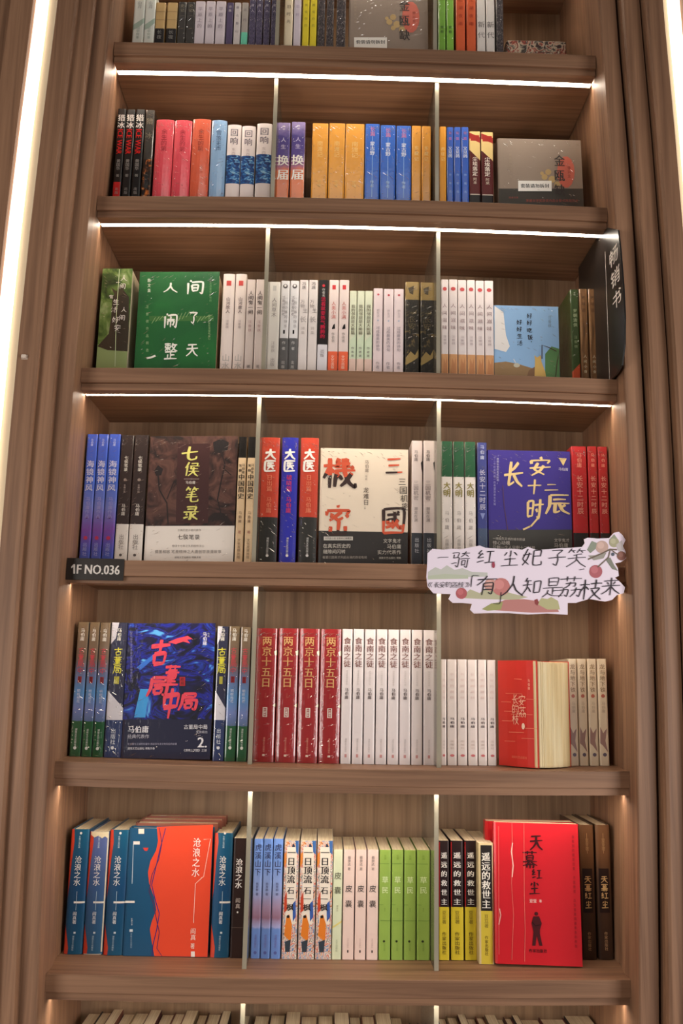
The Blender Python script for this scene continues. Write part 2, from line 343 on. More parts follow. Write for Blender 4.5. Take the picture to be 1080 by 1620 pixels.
# ------------------------------------------------------------------ bookcase
def qz(z): return ((min(max(z, -0.15), 1.75)-0.77)/0.8)**2
def edge_l(z): return -0.4745 + 0.0155*qz(z)
def edge_r(z): return 0.4735 - 0.0165*qz(z)
SHELF_PX = {'A': ((183, 66), (540, 73.5), (947.5, 88)), 'B': ((157.5, 310), (540, 313.5), (962, 328.5)), 'C': ((129.5, 581.5), (540, 586), (973, 600)),
            'D': ((105.5, 885), (540, 890.7), (984, 897)), 'E': ((89.5, 1204), (540, 1216.5), (993, 1220)), 'F': ((74, 1540.5), (540, 1549.5), (999, 1550))}
SHELF = {}
for k, p in SHELF_PX.items():
    a, m_, b = [at(*q) for q in p]
    SHELF[k] = (a, m_, b)
def _lag(P, x):
    (x0, y0), (x1, y1), (x2, y2) = P
    return y0*(x-x1)*(x-x2)/((x0-x1)*(x0-x2)) + y1*(x-x0)*(x-x2)/((x1-x0)*(x1-x2)) + y2*(x-x0)*(x-x1)/((x2-x0)*(x2-x1))
def shelf_z(row, X):
    if row == 'G': return -0.334
    if row == 'T': return 1.955
    return _lag([(p.x, p.z) for p in SHELF[row]], X)
def shelf_y(row, x):
    if row == 'G': return 1615.0
    return _lag(SHELF_PX[row], x)
BACK = 0.262; TOPZ, BOTZ = 2.02, ZF
case = obj('bookcase', None, loc=(0, 0, ZF))
tag(case, 'tall built-in walnut bookcase with lit shelves full of books', 'bookcase')
def prism(name, prof, side, z0, z1, m, parent=case, n=16):
    """vertical member: plan profile (outward offset from the opening, y) followed up the slightly bowed edge"""
    V, F = [], []; k = len(prof)
    for i in range(n+1):
        z = z0+(z1-z0)*i/n
        for o_, y in prof: V.append(((edge_l(z)-o_) if side < 0 else (edge_r(z)+o_), y, z-ZF))
    for i in range(n):
        for j in range(k):
            j2 = (j+1) % k; q = (i*k+j, i*k+j2, i*k+k+j2, i*k+k+j); F.append(q if side > 0 else q[::-1])
    F.append(tuple(range(k))[::-1] if side > 0 else tuple(range(k))); F.append(tuple(range(n*k, n*k+k)) if side > 0 else tuple(range(n*k, n*k+k))[::-1])
    return obj(name, mesh(name, V, F, m), parent)
for sd in (-1, 1):
    prism('side_panel', [(0.0085, BACK), (0.0085, 0.085), (0.0, 0.030), (0.0, -0.038), (0.002, -0.040), (0.030, -0.040), (0.030, BACK)], sd, BOTZ, TOPZ, WZ)
    b0, b1, yb, c0, c1, yc = (0.0265, 0.0545, -0.058, 0.0530, 0.0890, -0.072) if sd < 0 else (0.0350, 0.0660, -0.064, 0.0690, 0.1000, -0.088)
    k = max(b0, 0.0302)
    prism('moulding', [(k, 0.05), (k, -0.042), (b0, -0.0425), (b0, yb+0.008), (b0+0.0025, yb+0.002), (b0+0.007, yb), (b1, yb), (b1, 0.05)], sd, BOTZ, TOPZ, WZ)
    k = max(c0, b1+0.0002)
    prism('moulding', [(k, 0.05), (k, yb-0.002), (c0, yb-0.0025), (c0, yc+0.005), (c0+0.004, yc), (c1-0.001, yc), (c1, yc+0.001), (c1, 0.05)], sd, BOTZ, TOPZ, WZ)
def slab(name, row, y0, y1, dz0, dz1, m, parent, chamfer=0.0, x_in=0.0, n=14):
    V, F = [], []; k = 0
    for i in range(n+1):
        zc = shelf_z(row, 0.0); a = edge_l(zc)+0.0004+x_in; b = edge_r(zc)-0.0004-x_in; X = a+(b-a)*i/n; z = shelf_z(row, X)-ZF; c = chamfer
        prof = [(y0+c, z+dz1), (y0, z+dz1-c), (y0, z+dz0+c), (y0+c, z+dz0), (y1, z+dz0), (y1, z+dz1)] if c else [(y0, z+dz1), (y0, z+dz0), (y1, z+dz0), (y1, z+dz1)]
        k = len(prof); V += [(X, p, q) for p, q in prof]
    for i in range(n):
        for j in range(k): j2 = (j+1) % k; F.append((i*k+j, i*k+j2, i*k+k+j2, i*k+k+j))
    F.append(tuple(range(k))[::-1]); F.append(tuple(range(n*k, n*k+k)))
    return obj(name, mesh(name, V, F, m), parent)
for row in 'TABCDEFG':
    sb = slab('shelf_board', row, 0.022, BACK-0.001, -0.025, 0.0, WX, case, 0.0, -0.0086)
    slab('fascia', row, 0.0, 0.0215, -0.027, 0.0, WX, sb, 0.0008)
    slab('lip', row, 0.006, 0.0290, -0.039, -0.0275, WX, sb)
    slab('led_profile', row, 0.0292, 0.0300, -0.039, -0.0255, ALU, sb)
    slab('led_profile', row, 0.0442, 0.0454, -0.0372, -0.0255, ALU, sb)
    slab('led_strip', row, 0.0302, 0.0440, -0.0365, -0.0256, LED, sb)
MB().add(box_vf(-0.50, 0.50, BACK, BACK+0.018, 0, TOPZ-ZF), WB).build('back_panel', case)
MB().add(box_vf(-0.46, 0.46, 0.0, 0.02, 0.0, -0.43-ZF), WX).build('plinth_panel', case)
SC.view_layers[0].update()

# glowing vertical strips between this bookcase and its neighbours
for sd, nm in ((-1, 'left'), (1, 'right')):
    e = obj('led_light_strip', None, loc=(sd*0.58, -0.07, ZF)); tag(e, 'tall glowing vertical LED strip at the %s edge of the bookcase' % nm, 'light', 'vertical LED strips')
    def pr(name, prof, m):
        o = prism(name, prof, sd, BOTZ, TOPZ, m, None); o.parent = e; o.location = -e.location + Vector((0, 0, ZF)); return o
    g = 0.0895 if sd < 0 else 0.1005
    pr('reflector', [(g, 0.0), (g, -0.064), (g+0.001, -0.066), (g+0.022, -0.050), (g+0.022, 0.0)], CREAM)
    pr('diffuser', [(g+0.0258, 0.0), (g+0.0258, -0.060), (g+0.027, -0.062), (g+0.040, -0.062), (g+0.042, -0.060), (g+0.042, 0.0)], COVE)
    t_ = prism('trim_1' if sd < 0 else 'trim_2', [(g+0.0435, 0.05), (g+0.0435, -0.070), (g+0.0455, -0.072), (g+0.083, -0.072), (g+0.083, -0.055), (g+0.17, -0.055), (g+0.17, 0.05)], sd, BOTZ, TOPZ, WZ, None)
    t_.location = (0, 0, ZF); t_['kind'] = 'structure'

# acrylic dividers
DIV = {'A': ((439, 30), (688, 40)), 'B': ((431, 300), (691, 310)), 'C': ((417, 560), (693, 570)), 'D': ((402, 860), (694, 870)), 'E': ((396, 1180), (694, 1190)), 'F': ((387, 1510), (690, 1515)), 'G': ((384, 1600), (690, 1605))}
ROWN = {'A': 'top', 'B': 'second', 'C': 'third', 'D': 'fourth', 'E': 'fifth', 'F': 'sixth', 'G': 'bottom'}
ABOVE = {'A': 'T', 'B': 'A', 'C': 'B', 'D': 'C', 'E': 'D', 'F': 'E', 'G': 'F'}
YD = 0.0475
for row, pts in DIV.items():
    for i, (x, y) in enumerate(pts):
        X = at(x, y, YD).x; z0 = shelf_z(row, X); z1 = shelf_z(ABOVE[row], X)-0.0256
        d = obj('acrylic_divider', None, loc=(X, 0, z0+0.0002)); h = z1-z0-0.0006
        tag(d, 'clear acrylic upright divider on the %s shelf, %s of its two' % (ROWN[row], ('left', 'right')[i]), 'divider', 'acrylic shelf dividers')
        MB().add(box_vf(-0.0035, 0.0035, YD+0.0012, BACK-0.004, 0, h), ACR).build('pane', d)
        MB().add(box_vf(-0.0037, 0.0037, YD-0.0012, YD+0.0010, 0, h), ACRE).build('front_edge', d)

# ------------------------------------------------------------------ books
def shell_mesh(name, path, t, z0, z1, m, smooth=True):
    """a bent board: plan path with thickness t to its left side"""
    P = [Vector(p) for p in path]; n = len(P); Q = []
    for i in range(n):
        d = P[min(i+1, n-1)]-P[max(i-1, 0)]; d.normalize(); Q.append(P[i]+Vector((-d.y, d.x))*t)
    V = []
    for p, q in zip(P, Q): V += [(p.x, p.y, z0), (p.x, p.y, z1), (q.x, q.y, z0), (q.x, q.y, z1)]
    F = []
    for i in range(n-1):
        a, b = 4*i, 4*i+4
        F += [(a, a+1, b+1, b), (a+2, b+2, b+3, a+3), (a+1, a+3, b+3, b+1), (a, b, b+2, a+2)]
    F += [(0, 2, 3, 1), (4*n-4, 4*n-3, 4*n-1, 4*n-2)]
    return mesh(name, V, F, m)
_rng = random.Random(11)
def wrap_film(w, H, depth, parent, per=1.0):
    """raised creases of the tight plastic film a book is sealed in"""
    V, F = [], []; n = int(max(22, min(110, H*w*per/0.0001)))
    lean = _rng.choice((-1, 1))
    for i in range(n):
        z = H*(i+_rng.random())/n if _rng.random() < 0.8 else H*(0.97-0.05*_rng.random())
        x = (_rng.random()-0.5)*w*0.94 if _rng.random() < 0.6 else w*0.42*_rng.choice((-1, 1))*(0.8+0.2*_rng.random())
        L = (0.003+0.011*_rng.random()**2)*min(1.0, 0.4+w/0.03); a = lean*(0.1+0.75*_rng.random()); hw = 0.00035+0.0005*_rng.random(); hh = hw*(0.75+0.5*_rng.random())
        dx, dz = cos(a)*L/2, sin(a)*L/2
        if abs(x)+abs(dx) > w/2-0.0006: dx *= 0.3; x *= 0.9
        z = min(max(z, 0.002+abs(dz)), H-0.001-abs(dz)); nx, nz = -sin(a)*hw, cos(a)*hw; b = len(V); y0 = lambda q: depth(q)-0.0013
        for k in (-1, 0, 1):
            px, pz = x+dx*k, z+dz*k; s_ = 1.0 if k == 0 else 0.15
            V += [(px+nx*s_, y0(px), pz+nz*s_), (px, y0(px)-hh*s_, pz), (px-nx*s_, y0(px), pz-nz*s_)]
        for k in (0, 3): F += [(b+k, b+k+1, b+k+4, b+k+3), (b+k+1, b+k+2, b+k+5, b+k+4)]
    o = obj('shrink_wrap', mesh('shrink_wrap', V, F, FILM), parent); o['kind'] = 'stuff'; return o
def spine_profile(w, hard):
    rx = w*0.5 if hard else min(0.0028, w*0.22); ry = 0.0042 if hard else rx*0.8
    def d(x):
        a = max(0.0, abs(x)-(w/2-rx))/rx
        return ry*(1-sqrt(max(0.0, 1-min(a, 1.0)**2)))
    a = [1.0, 0.985, 0.93, 0.82, 0.62, 0.35, 0.0] if hard else [1.0, 0.9, 0.6, 0.0]
    xs = [-(w/2-rx)-rx*q for q in a]; xs = xs + [-x for x in reversed(xs) if abs(x) > 1e-9]
    return d, xs
YSET = {'A': 0.066, 'B': 0.086, 'C': 0.090, 'D': 0.092, 'E': 0.095, 'F': 0.105, 'G': 0.105}
NTH = ['leftmost', 'second from left', 'third from left', 'fourth from left', 'fifth from left', 'sixth from left', 'seventh from left', 'eighth from left', 'ninth from left', 'tenth from left', 'eleventh from left', 'twelfth from left']
WORD = ['', 'one', 'two', 'three', 'four', 'five', 'six', 'seven', 'eight', 'nine', 'ten', 'eleven', 'twelve']
def nth(i, n):
    if n == 1: return ''
    if n == 2: return ('left', 'right')[i] + ' of two'
    if n == 3: return ('leftmost', 'middle', 'rightmost')[i] + ' of three'
    return ('rightmost' if i == n-1 else NTH[i]) + ' of ' + WORD[n]
def clampx(xa, xb, row):
    z0 = shelf_z(row, 0); zs = [z0+0.07*k for k in range(4)]
    return max(xa, max(edge_l(z) for z in zs)-0.0076), min(xb, min(edge_r(z) for z in zs)+0.0076)
def base_x(row, x, Y): return at(x, shelf_y(row, x) if row != 'G' else 1615, Y).x
def clip_x(P, c, sg):
    out = []
    for i, a in enumerate(P):
        b = P[(i+1) % len(P)]; ia, ib = (a[0]-c)*sg >= 0, (b[0]-c)*sg >= 0
        if ia: out.append(a)
        if ia != ib: t = (c-a[0])/(b[0]-a[0]); out.append((c, a[1]+(b[1]-a[1])*t))
    return out
def spines(row, desc, lst, spec, base=(200, 200, 200), fin='gloss', hard=False, depth=0.138, page=None, bay='left', h=None, dy=0.0, name=None, cover_fin=None, group=None):
    """a run of alike books, spines out: lst = (left px, right px, top px) of each spine where it meets the shelf edge"""
    Y0 = YSET[row]+dy; root = None; nm = name or ('hardcover_book' if hard else 'paperback_book')
    for i, (x0, x1, yt) in enumerate(lst):
        xa, xb = base_x(row, x0, Y0), base_x(row, x1, Y0); xa, xb = clampx(xa, xb, row); w = (xb-xa)-0.0007; xc = (xa+xb)/2; z = max(shelf_z(row, xa), shelf_z(row, xb), shelf_z(row, xc))+0.0004
        xtop = (x0+x1)/2 + (0 if row == 'G' else (540-(x0+x1)/2)*0.000165*max(0, shelf_y(row, x0)-yt))
        H = h if h else at(xtop, yt, Y0).z - z
        where = ROWN[row] + ' shelf, ' + bay + ' bay'
        lab = desc + (', ' + nth(i, len(lst)) if len(lst) > 1 else '') + ', ' + where
        if root is None:
            w0, h0 = w, H; root = obj(nm, None, loc=(xc, Y0, z)); o = root
            dfn, xs = spine_profile(w, hard); t = 0.0018 if hard else 0.0006; ci = 0.002 if hard else 0.0002
            path = [(-w/2, depth)] + [(x, dfn(x)) for x in xs] + [(w/2, depth)]
            cv = obj('cover', shell_mesh('cover', path, t, 0, H, mat(base, fin)), root)
            yb = dfn(w/2)+0.001 if not hard else 0.0052
            MB().add(box_vf(-w/2+t*1.08, w/2-t*1.08, max(yb, 0.0035 if not hard else 0), depth-ci-0.0008, ci, H-ci), page or PAGE).build('page_block', root)
            def to(px, py, xc=xc, z=z): p = at(px, py, Y0); return p.x-xc, p.z-z
            D = Dec(to, dfn, xs, fin); D.zmin = 0.0003
            sx = lambda y: at((x0+x1)/2 + (540-(x0+x1)/2)*0.000165*max(0, shelf_y(row, x0)-y), y, Y0)
            zof = lambda y: sx(y).z - z
            for it in spec:
                k = it[0]
                if k == 'b': D.rect_m(-w/2+0.0001, w/2-0.0001, max(0.0, zof(it[2])) if it[2] < 9000 else 0.0, min(H, zof(it[1])) if it[1] > -9000 else H, it[3], 1)
                elif k == 'r': D.rect_m(w/2*it[1], w/2*it[2], max(0.0, zof(it[4])) if it[4] < 9000 else 0.0, min(H, zof(it[3])), it[5], 2)
                elif k == 'd':
                    zz = zof(it[2]); R = it[3]*0.00107; D.put([(w/2*it[1]+R*cos(a*pi/6), zz+R*sin(a*pi/6)) for a in range(12)], [tuple(range(12))], it[4], 3)
                elif k in 'tT':
                    text, y0, y1, c = it[1:5]; op = it[5] if len(it) > 5 else {}; n = len(text)
                    za, zb = zof(y0), zof(y1); p = (za-zb)/n; S = min(p*1.0, w*op.get('k', 0.74)); sx_ = S*op.get('wd', 1.0)
                    for j, ch in enumerate(text):
                        if ch == ' ': continue
                        zc = za-p*(j+0.5); xx = w/2*op.get('u', 0)
                        gs = brush(ch, op.get('bw', 0.11), 0.5) if op.get('brush') and ch in STROKES else [glyph(ch, op.get('bold', 0.012), 2)]
                        for g in gs: D.glyphs(g, xx, zc, sx_, min(p*0.98, S*op.get('ht', 1.0)), c, 4, 0.0, 0.0, 0.0 if op.get('brush') and ch in STROKES else op.get('bold', 0.012))
                elif k == 'h':
                    text, y0, y1, c = it[1:5]; op = it[5] if len(it) > 5 else {}; g = glyph(text, op.get('bold', 0.012), 2)
                    za, zb = zof(y0), zof(y1); D.glyphs(g, w/2*op.get('u', 0), (za+zb)/2, (za-zb)/g[2], w*op.get('k', 0.7), c, 4, 0, -pi/2, op.get('bold', 0.012))
                elif k == 'p':
                    
                    pts = [(w/2*u, max(0.0, min(H, zof(y)))) for u, y in it[1]]
                    for xa_, xb_ in zip(xs[:-1], xs[1:]):
                        q = clip_x(clip_x(pts, xa_, 1), xb_, -1)
                        if len(q) > 2: tt = tessellate_polygon([[Vector((a, b, 0)) for a, b in q]]); D.put(q, [tuple(t_) for t_ in tt], it[2], 2)
            D.build('spine_print', root)
            if fin == 'wrap': wrap_film(w, H, dfn, root)
            parts = list(root.children)
        else:
            o = root.copy(); COL.objects.link(o); o.location = (xc, Y0, z); o.scale = (w/w0, 1, H/h0)
            for ch in parts: c = ch.copy(); COL.objects.link(c); c.parent = o
        tag(o, lab, 'book', group or (desc + ' on the ' + ROWN[row] + ' shelf' if len(lst) > 1 else None))
    return root
def faceout(row, label, quad, draw, base, fin='gloss', thick=0.022, Y=None, hard=False, name='paperback_book', band=None, group=None, spine=None, cat='book', page=None):
    """a book or box standing with its front cover outwards; quad = pixel corners TL, TR, BR, BL of the front"""
    Y0 = YSET[row] if Y is None else Y
    TL, TR, BR, BL = quad
    a = at(*BL, Y0); b = at(*BR, Y0); tl = at(*TL, Y0); tr = at(*TR, Y0)
    x0 = (a.x+tl.x)/2; x1 = (b.x+tr.x)/2; x0, x1 = clampx(x0, x1, row); w = x1-x0
    z = max(shelf_z(row, x0+w*k/4) for k in range(5))+0.0004; H = (tl.z+tr.z)/2-z
    root = obj(name, None, loc=(x0, Y0, z)); tag(root, label, cat, group)
    r = 0.0022; t = 0.0018 if hard else 0.0007
    path = [(w, thick), (0.004, thick), (0.001, thick-0.0012), (0, thick-0.004), (0, 0.004), (0.0008, 0.0012), (0.004, 0), (w, 0)][::-1]
    obj('cover', shell_mesh('cover', path, -t, 0, H, mat(base, fin)), root)
    ci = 0.003 if hard else 0.0004
    MB().add(box_vf(0.003, w-ci-0.0006, t*1.1, thick-t*1.1, ci, H-ci), page or PAGEY).build('page_block', root)
    zof = lambda y, x=(TL[0]+TR[0])/2: at(x, y, Y0).z-z
    if band:
        y, c, bf = band
        pb = [(w, -0.0003), (0.004, -0.0003), (0.0005, 0.0009), (-0.0003, 0.004), (-0.0003, thick-0.004)]
        obj('belly_band', shell_mesh('belly_band', pb, 0.00025, 0, zof(y), mat(c, bf)), root)
    off = 0.0004 if band else 0.0
    D = Dec(lambda px, py: (at(px, py, Y0).x-x0, at(px, py, Y0).z-z), (lambda x: -off), None, fin)
    D.zof = zof; D.zmin = 0.0003; D.xlim = (0.0002, w-0.0002)
    draw(D); D.build('cover_print', root)
    if fin == 'wrap':
        f_ = wrap_film(w, H, lambda x: -off, root, 0.25); f_.location.x = w/2
    if spine:
        V, F, M, mm = [], [], [], []
        for (ya, yb, c) in spine:
            k = len(V); za, zb = max(0, zof(yb)), min(H, zof(ya)); V += [(-0.0004, 0.003, za), (-0.0004, thick-0.003, za), (-0.0004, thick-0.003, zb), (-0.0004, 0.003, zb)]; F.append((k+3, k+2, k+1, k)); m_ = mat(c, fin)
            if m_ not in mm: mm.append(m_)
            M.append(mm.index(m_))
        obj('spine_print', mesh('spine_print', V, F, mm, M), root)
    return root

# ------------------------------------------------------------------ colours used by several covers
WHT = (238, 230, 222); BLK = (24, 21, 22); RED = (192, 28, 36); GOLD = (206, 176, 100); GRY = (120, 112, 108); CRM = (232, 214, 178)
TINY = dict(k=0.42, bold=0.0)
SM = dict(k=0.5, bold=0.0)
DARKPAT = art('mottled_dark_print', [(0.38, (30, 27, 30)), (0.5, (82, 74, 76)), (0.56, (40, 36, 44)), (0.68, (150, 138, 130))], (260, 260, 140), 2.0, 3)
VIOPAT = art('mottled_violet_print', [(0.35, (44, 38, 58)), (0.5, (92, 84, 110)), (0.6, (60, 54, 76)), (0.72, (176, 166, 170))], (260, 260, 120), 2.0, 3)
CROWD = art('crowd_print', [(0.30, (40, 60, 84)), (0.36, (214, 120, 50)), (0.41, (232, 214, 190)), (0.46, (60, 104, 160)), (0.50, (236, 220, 200)), (0.55, (196, 60, 40)), (0.60, (236, 224, 206)), (0.66, (56, 50, 58)), (0.72, (238, 226, 210))], (150, 150, 90), 0.8, 2)
FLORAL = art('dark_floral_print', [(0.30, (60, 20, 18)), (0.40, (44, 36, 34)), (0.48, (188, 168, 144)), (0.53, (150, 60, 40)), (0.58, (54, 44, 42)), (0.66, (206, 190, 164)), (0.75, (48, 40, 38))], (60, 60, 60), 1.2, 3, 'wrap')
WAVE = art('blue_wave_print', [(0.30, (24, 34, 66)), (0.45, (34, 62, 118)), (0.56, (44, 110, 170)), (0.64, (150, 190, 206)), (0.72, (30, 50, 92))], (70, 70, 130), 1.6, 4)
FIRE = art('ember_city_print', [(0.35, (20, 14, 12)), (0.52, (60, 34, 20)), (0.62, (190, 104, 40)), (0.72, (244, 214, 150))], (110, 110, 70), 1.0, 4)

def lean_back(o, a=0.05, k=1.0):
    o.rotation_euler = (-a, 0, 0); o.scale = (1, 1, k); o.location.z += 0.05*sin(a)+0.0006; return o

# ================================================================== top shelf (cut by the frame)
spines('A', 'white book with faint green hill spine', [(208, 226, -12), (226, 243, -12)], [
    ('t', '山月', 2, 14, (150, 150, 150), SM), ('p', [(-1, 40), (0, 34), (1, 28), (1, 36), (0, 44), (-1, 48)], (170, 190, 176)), ('t', '山中何事', 42, 62, (160, 176, 166), TINY)], (226, 230, 222))
spines('A', 'tan and black two-tone spine', [(243, 259, 4), (261, 278, 4)], [
    ('b', 45, 9999, (36, 33, 35)), ('r', -1, 1, 18, 18.8, (150, 124, 84)), ('r', -1, 1, 31, 31.8, (150, 124, 84)), ('T', '长夜', 47, 63, (150, 146, 140), SM)], (196, 164, 112))
spines('A', 'dark speckled shrink-wrapped spine beside the tan ones', [(279, 292, 3), (292, 306, 3)], [('t', '史记', 6, 20, (140, 130, 110), SM)], (52, 48, 45), 'wrap')
spines('A', 'pale lilac book with grey spine title', [(306, 322, 2), (323, 338, 2), (339, 355, 2)], [
    ('t', '平原上的', 10, 46, (140, 128, 140), SM)], (208, 196, 202))
spines('A', 'slim violet-grey mottled spine', [(356, 367, 4)], [('t', '诗集', 8, 20, (200, 190, 190), SM)], (86, 74, 104))
spines('A', 'slim white spine with grey handwriting', [(368, 379, 4)], [('t', '春山春山', 6, 56, (110, 100, 110), SM)], (206, 196, 194))
spines('A', 'slim grey spine with mint-green foot', [(380, 391, 4)], [('t', '远行', 8, 40, (96, 90, 100), SM), ('b', 51, 9999, (110, 200, 168))], (168, 158, 150))
spines('A', 'mottled violet shrink-wrapped spine', [(392, 403, -6), (403, 414, -6), (415, 426, -6), (427, 437, -6)], [('b', -9999, 9999, VIOPAT), ('t', '故人', 4, 22, (190, 180, 190), SM)], (70, 62, 84), 'wrap')
spines('A', 'cream book with small dark title', [(448, 462, -8)], [('t', '旧时光', 5, 40, (110, 92, 70), SM)], (226, 210, 180), bay='middle')
spines('A', 'pale lilac spine beside the cream book', [(463, 475, -8)], [('t', '旧时', 4, 30, (150, 130, 160), SM)], (206, 194, 202), bay='middle')
spines('A', 'yellow spine with olive lettering', [(477, 488, -10), (489, 500, -10)], [('t', '黄雀在后', 3, 46, (140, 126, 40), SM)], (218, 198, 52), bay='middle')
spines('A', 'dark mottled spine with grey lettering', [(501, 513, -10), (515, 527, -10)], [('b', -9999, 9999, DARKPAT)], (52, 48, 52), 'wrap', bay='middle')
spines('A', 'dark reddish mottled spine next to the grey box', [(531, 546, -10)], [('b', -9999, 9999, DARKPAT)], (60, 46, 48), 'wrap', bay='middle')
def box_jar(D, dx=0.0, dy=0.0, sc=1.0, bottom=True):
    D.vtext('一部长篇历史小说', 808+dx, 235+dy, 282+dy, (150, 132, 112), size=5, layer=2)
    D.disc(896+dx, 272+dy, 14, (196, 96, 78), 2, ry=26)
    for (x, y, r) in ((868, 272, 5), (862, 280, 5), (874, 284, 6), (882, 292, 5), (868, 290, 4), (858, 274, 3)): D.disc(x+dx, y+dy, r, (176, 146, 96), 2, n=7)
    for i, ch in enumerate('金瓯缺'): D.vtext(ch, 886+dx, 242+dy+24*i, 266+dy+24*i, (54, 44, 40), size=20, bold=0.02)
    D.vtext('徐兴业', 901+dx, 262+dy, 282+dy, (120, 50, 40), size=6)
def _bA(D):
    box_jar(D, -246, -246)
    D.quad(560, 60, 612, 90, (222, 214, 204), 5); D.htext('套装请勿拆封', 563, 609, 67.5, BLK, bold=0.02, layer=6)
_ba = faceout('A', 'grey-brown boxed set with a white sticker on the top shelf, middle bay', [(553, -8), (677, -8), (677, 75), (550, 74)], _bA, (134, 116, 102), 'wrap', 0.05, name='boxed_book_set', band=None, cat='box')
lean_back(_ba)
spines('A', 'lime green spine with dark small title', [(693, 705, -10), (706, 718, -10)], [('t', '青春', 40, 54, (40, 70, 20), SM)], (122, 178, 60), 'wrap', bay='right')
spines('A', 'orange-red spine with darker lettering', [(721, 736, -10), (738, 753, -10)], [('t', '江湖夜雨', -6, 44, (150, 46, 26), SM)], (206, 92, 54), bay='right')
spines('A', 'white spine with large grey outlined title', [(754.5, 768, -10), (769, 783, -10)], [('t', '新代', 31, 64, (120, 112, 110), dict(k=0.9, bold=-0.006))], (214, 206, 200), bay='right')
spines('A', 'black and white speckled spine', [(785, 797, -10)], [('b', -9999, 9999, DARKPAT)], (70, 64, 66), 'wrap', bay='right')
_p0 = at(800, 84, 0.075); _p1 = at(898, 86, 0.075); _zt = at(850, 63, 0.075).z; _zb = shelf_z('A', _p0.x)+0.0005
_b = obj('boxed_book_set', None, loc=(_p0.x, 0.075, _zb)); tag(_b, 'dark floral patterned box lying flat on the top shelf, right bay', 'box')
_w = _p1.x-_p0.x; _h = _zt-_zb
MB().add(box_vf(0, _w, 0, 0.15, 0.0, _h*0.48, 0.002), FLORAL).build('lower_case', _b); MB().add(box_vf(0.002, _w-0.002, 0.002, 0.148, _h*0.5, _h, 0.002), FLORAL).build('upper_case', _b)

# ================================================================== second shelf
spines('B', 'black book with a red square at its foot', [(177, 190.5, 172)], [('r', -1, 0.8, 288, 9999, (196, 34, 36)), 
    ('t', '猎冰', 181, 204, (226, 220, 214), dict(k=0.95, bold=0.018)), ('h', 'ICE WAR', 205, 244, (206, 32, 30), dict(k=0.9, bold=0.022)),
    ('t', '黄国华', 252, 270, (170, 164, 158), SM), ('t', '著', 275, 281, (150, 146, 140), TINY), ('t', '出版', 296, 308, (160, 154, 150), TINY)], (26, 23, 24), depth=0.14)
spines('B', 'black book with red capitals beside the red-footed one', [(191, 205.5, 173), (206, 221, 173)], [
    ('t', '猎冰', 181, 204, (226, 220, 214), dict(k=0.95, bold=0.018)), ('h', 'ICE WAR', 205, 244, (206, 32, 30), dict(k=0.9, bold=0.022)),
    ('t', '黄国华', 252, 270, (170, 164, 158), SM), ('t', '著', 275, 281, (150, 146, 140), TINY), ('t', '出版', 296, 308, (160, 154, 150), TINY)], (26, 23, 24), depth=0.14)
spines('B', 'black book with an ember-lit figure low on its spine', [(222, 237, 174)], [
    ('b', 252, 9999, FIRE), ('t', '猎冰', 181, 226, (120, 108, 92), dict(k=0.8)), ('d', 0, 274, 2.5, BLK), ('r', -0.4, 0.4, 277, 298, BLK)], (48, 42, 36), 'wrap', depth=0.14)
spines('B', 'thick rose-red hardcover with rounded spine', [(239.5, 269, 189), (269.5, 298, 190)], [('t', '余生的第', 204, 240, (150, 30, 48), SM)], (216, 68, 82), 'wrap', True)
spines('B', 'thick orange-red hardcover with rounded spine', [(298.5, 328, 188)], [('t', '余生的第', 204, 240, (146, 46, 30), SM)], (206, 84, 52), 'wrap', True)
spines('B', 'pale blue shrink-wrapped hardcover', [(329, 354, 190)], [('t', '雪落无声', 206, 240, (70, 92, 120), SM)], (134, 168, 204), 'wrap', True)
spines('B', 'white hardcover with dark blue sea band', [(355, 377.5, 197), (378, 400.5, 199), (402, 427, 195)], [
    ('t', '回响', 203, 230, (74, 62, 82), dict(k=0.62, bold=-0.004)), ('t', '东西', 234, 246, (180, 160, 160), TINY), ('b', 245, 290, WAVE)], (226, 212, 208), 'gloss', True)
spines('B', 'violet to orange spine with big white title', [(435, 456, 194), (457.5, 480, 193)], [
    ('b', -9999, 9999, grad('violet_to_orange_print', [(0.0, (226, 120, 60)), (0.42, (216, 112, 70)), (0.50, (150, 90, 130)), (0.62, (74, 54, 128)), (0.85, (60, 44, 120)), (1.0, (150, 130, 180))], 0.03, 0.20, 'wrap')),
    ('t', '路平', 198, 207, WHT, dict(k=0.45, ht=0.6)), ('t', '人生', 216, 238, (200, 186, 214), TINY), ('t', '换届', 243, 288, (244, 236, 226), dict(k=0.95, bold=0.022))], (170, 140, 150), 'wrap', bay='middle')
spines('B', 'thick ochre-orange shrink-wrapped spine', [(491, 517, 195), (518, 544, 195), (544.5, 575, 196)], [
    ('t', '南渡记 ', 223, 258, (236, 196, 120), SM), ('t', '宗璞', 285, 296, (230, 190, 110), TINY)], (222, 152, 50), 'wrap', bay='middle')
spines('B', 'royal blue spine with a thin pale line', [(576, 599.5, 196), (600.5, 625, 198), (626, 650, 199)], [
    ('r', -0.03, 0.03, 205, 312, (150, 190, 230)), ('t', '长篇', 200, 216, (200, 120, 150), SM), ('t', '蒙古野', 224, 246, (226, 232, 240), dict(k=0.6)), ('t', '作者', 285, 297, (170, 200, 230), TINY)], (30, 92, 188), 'wrap', bay='middle')
spines('B', 'slim ochre-orange spine', [(650.5, 666, 199), (666.5, 681.5, 199.5)], [('t', '东藏记', 230, 256, (238, 206, 140), SM)], (222, 152, 50), 'wrap', bay='middle')
spines('B', 'slim ochre-orange spine against the divider', [(695, 706, 200)], [('t', '西征记', 232, 256, (238, 206, 140), dict(k=0.62))], (222, 152, 50), 'gloss', bay='right')
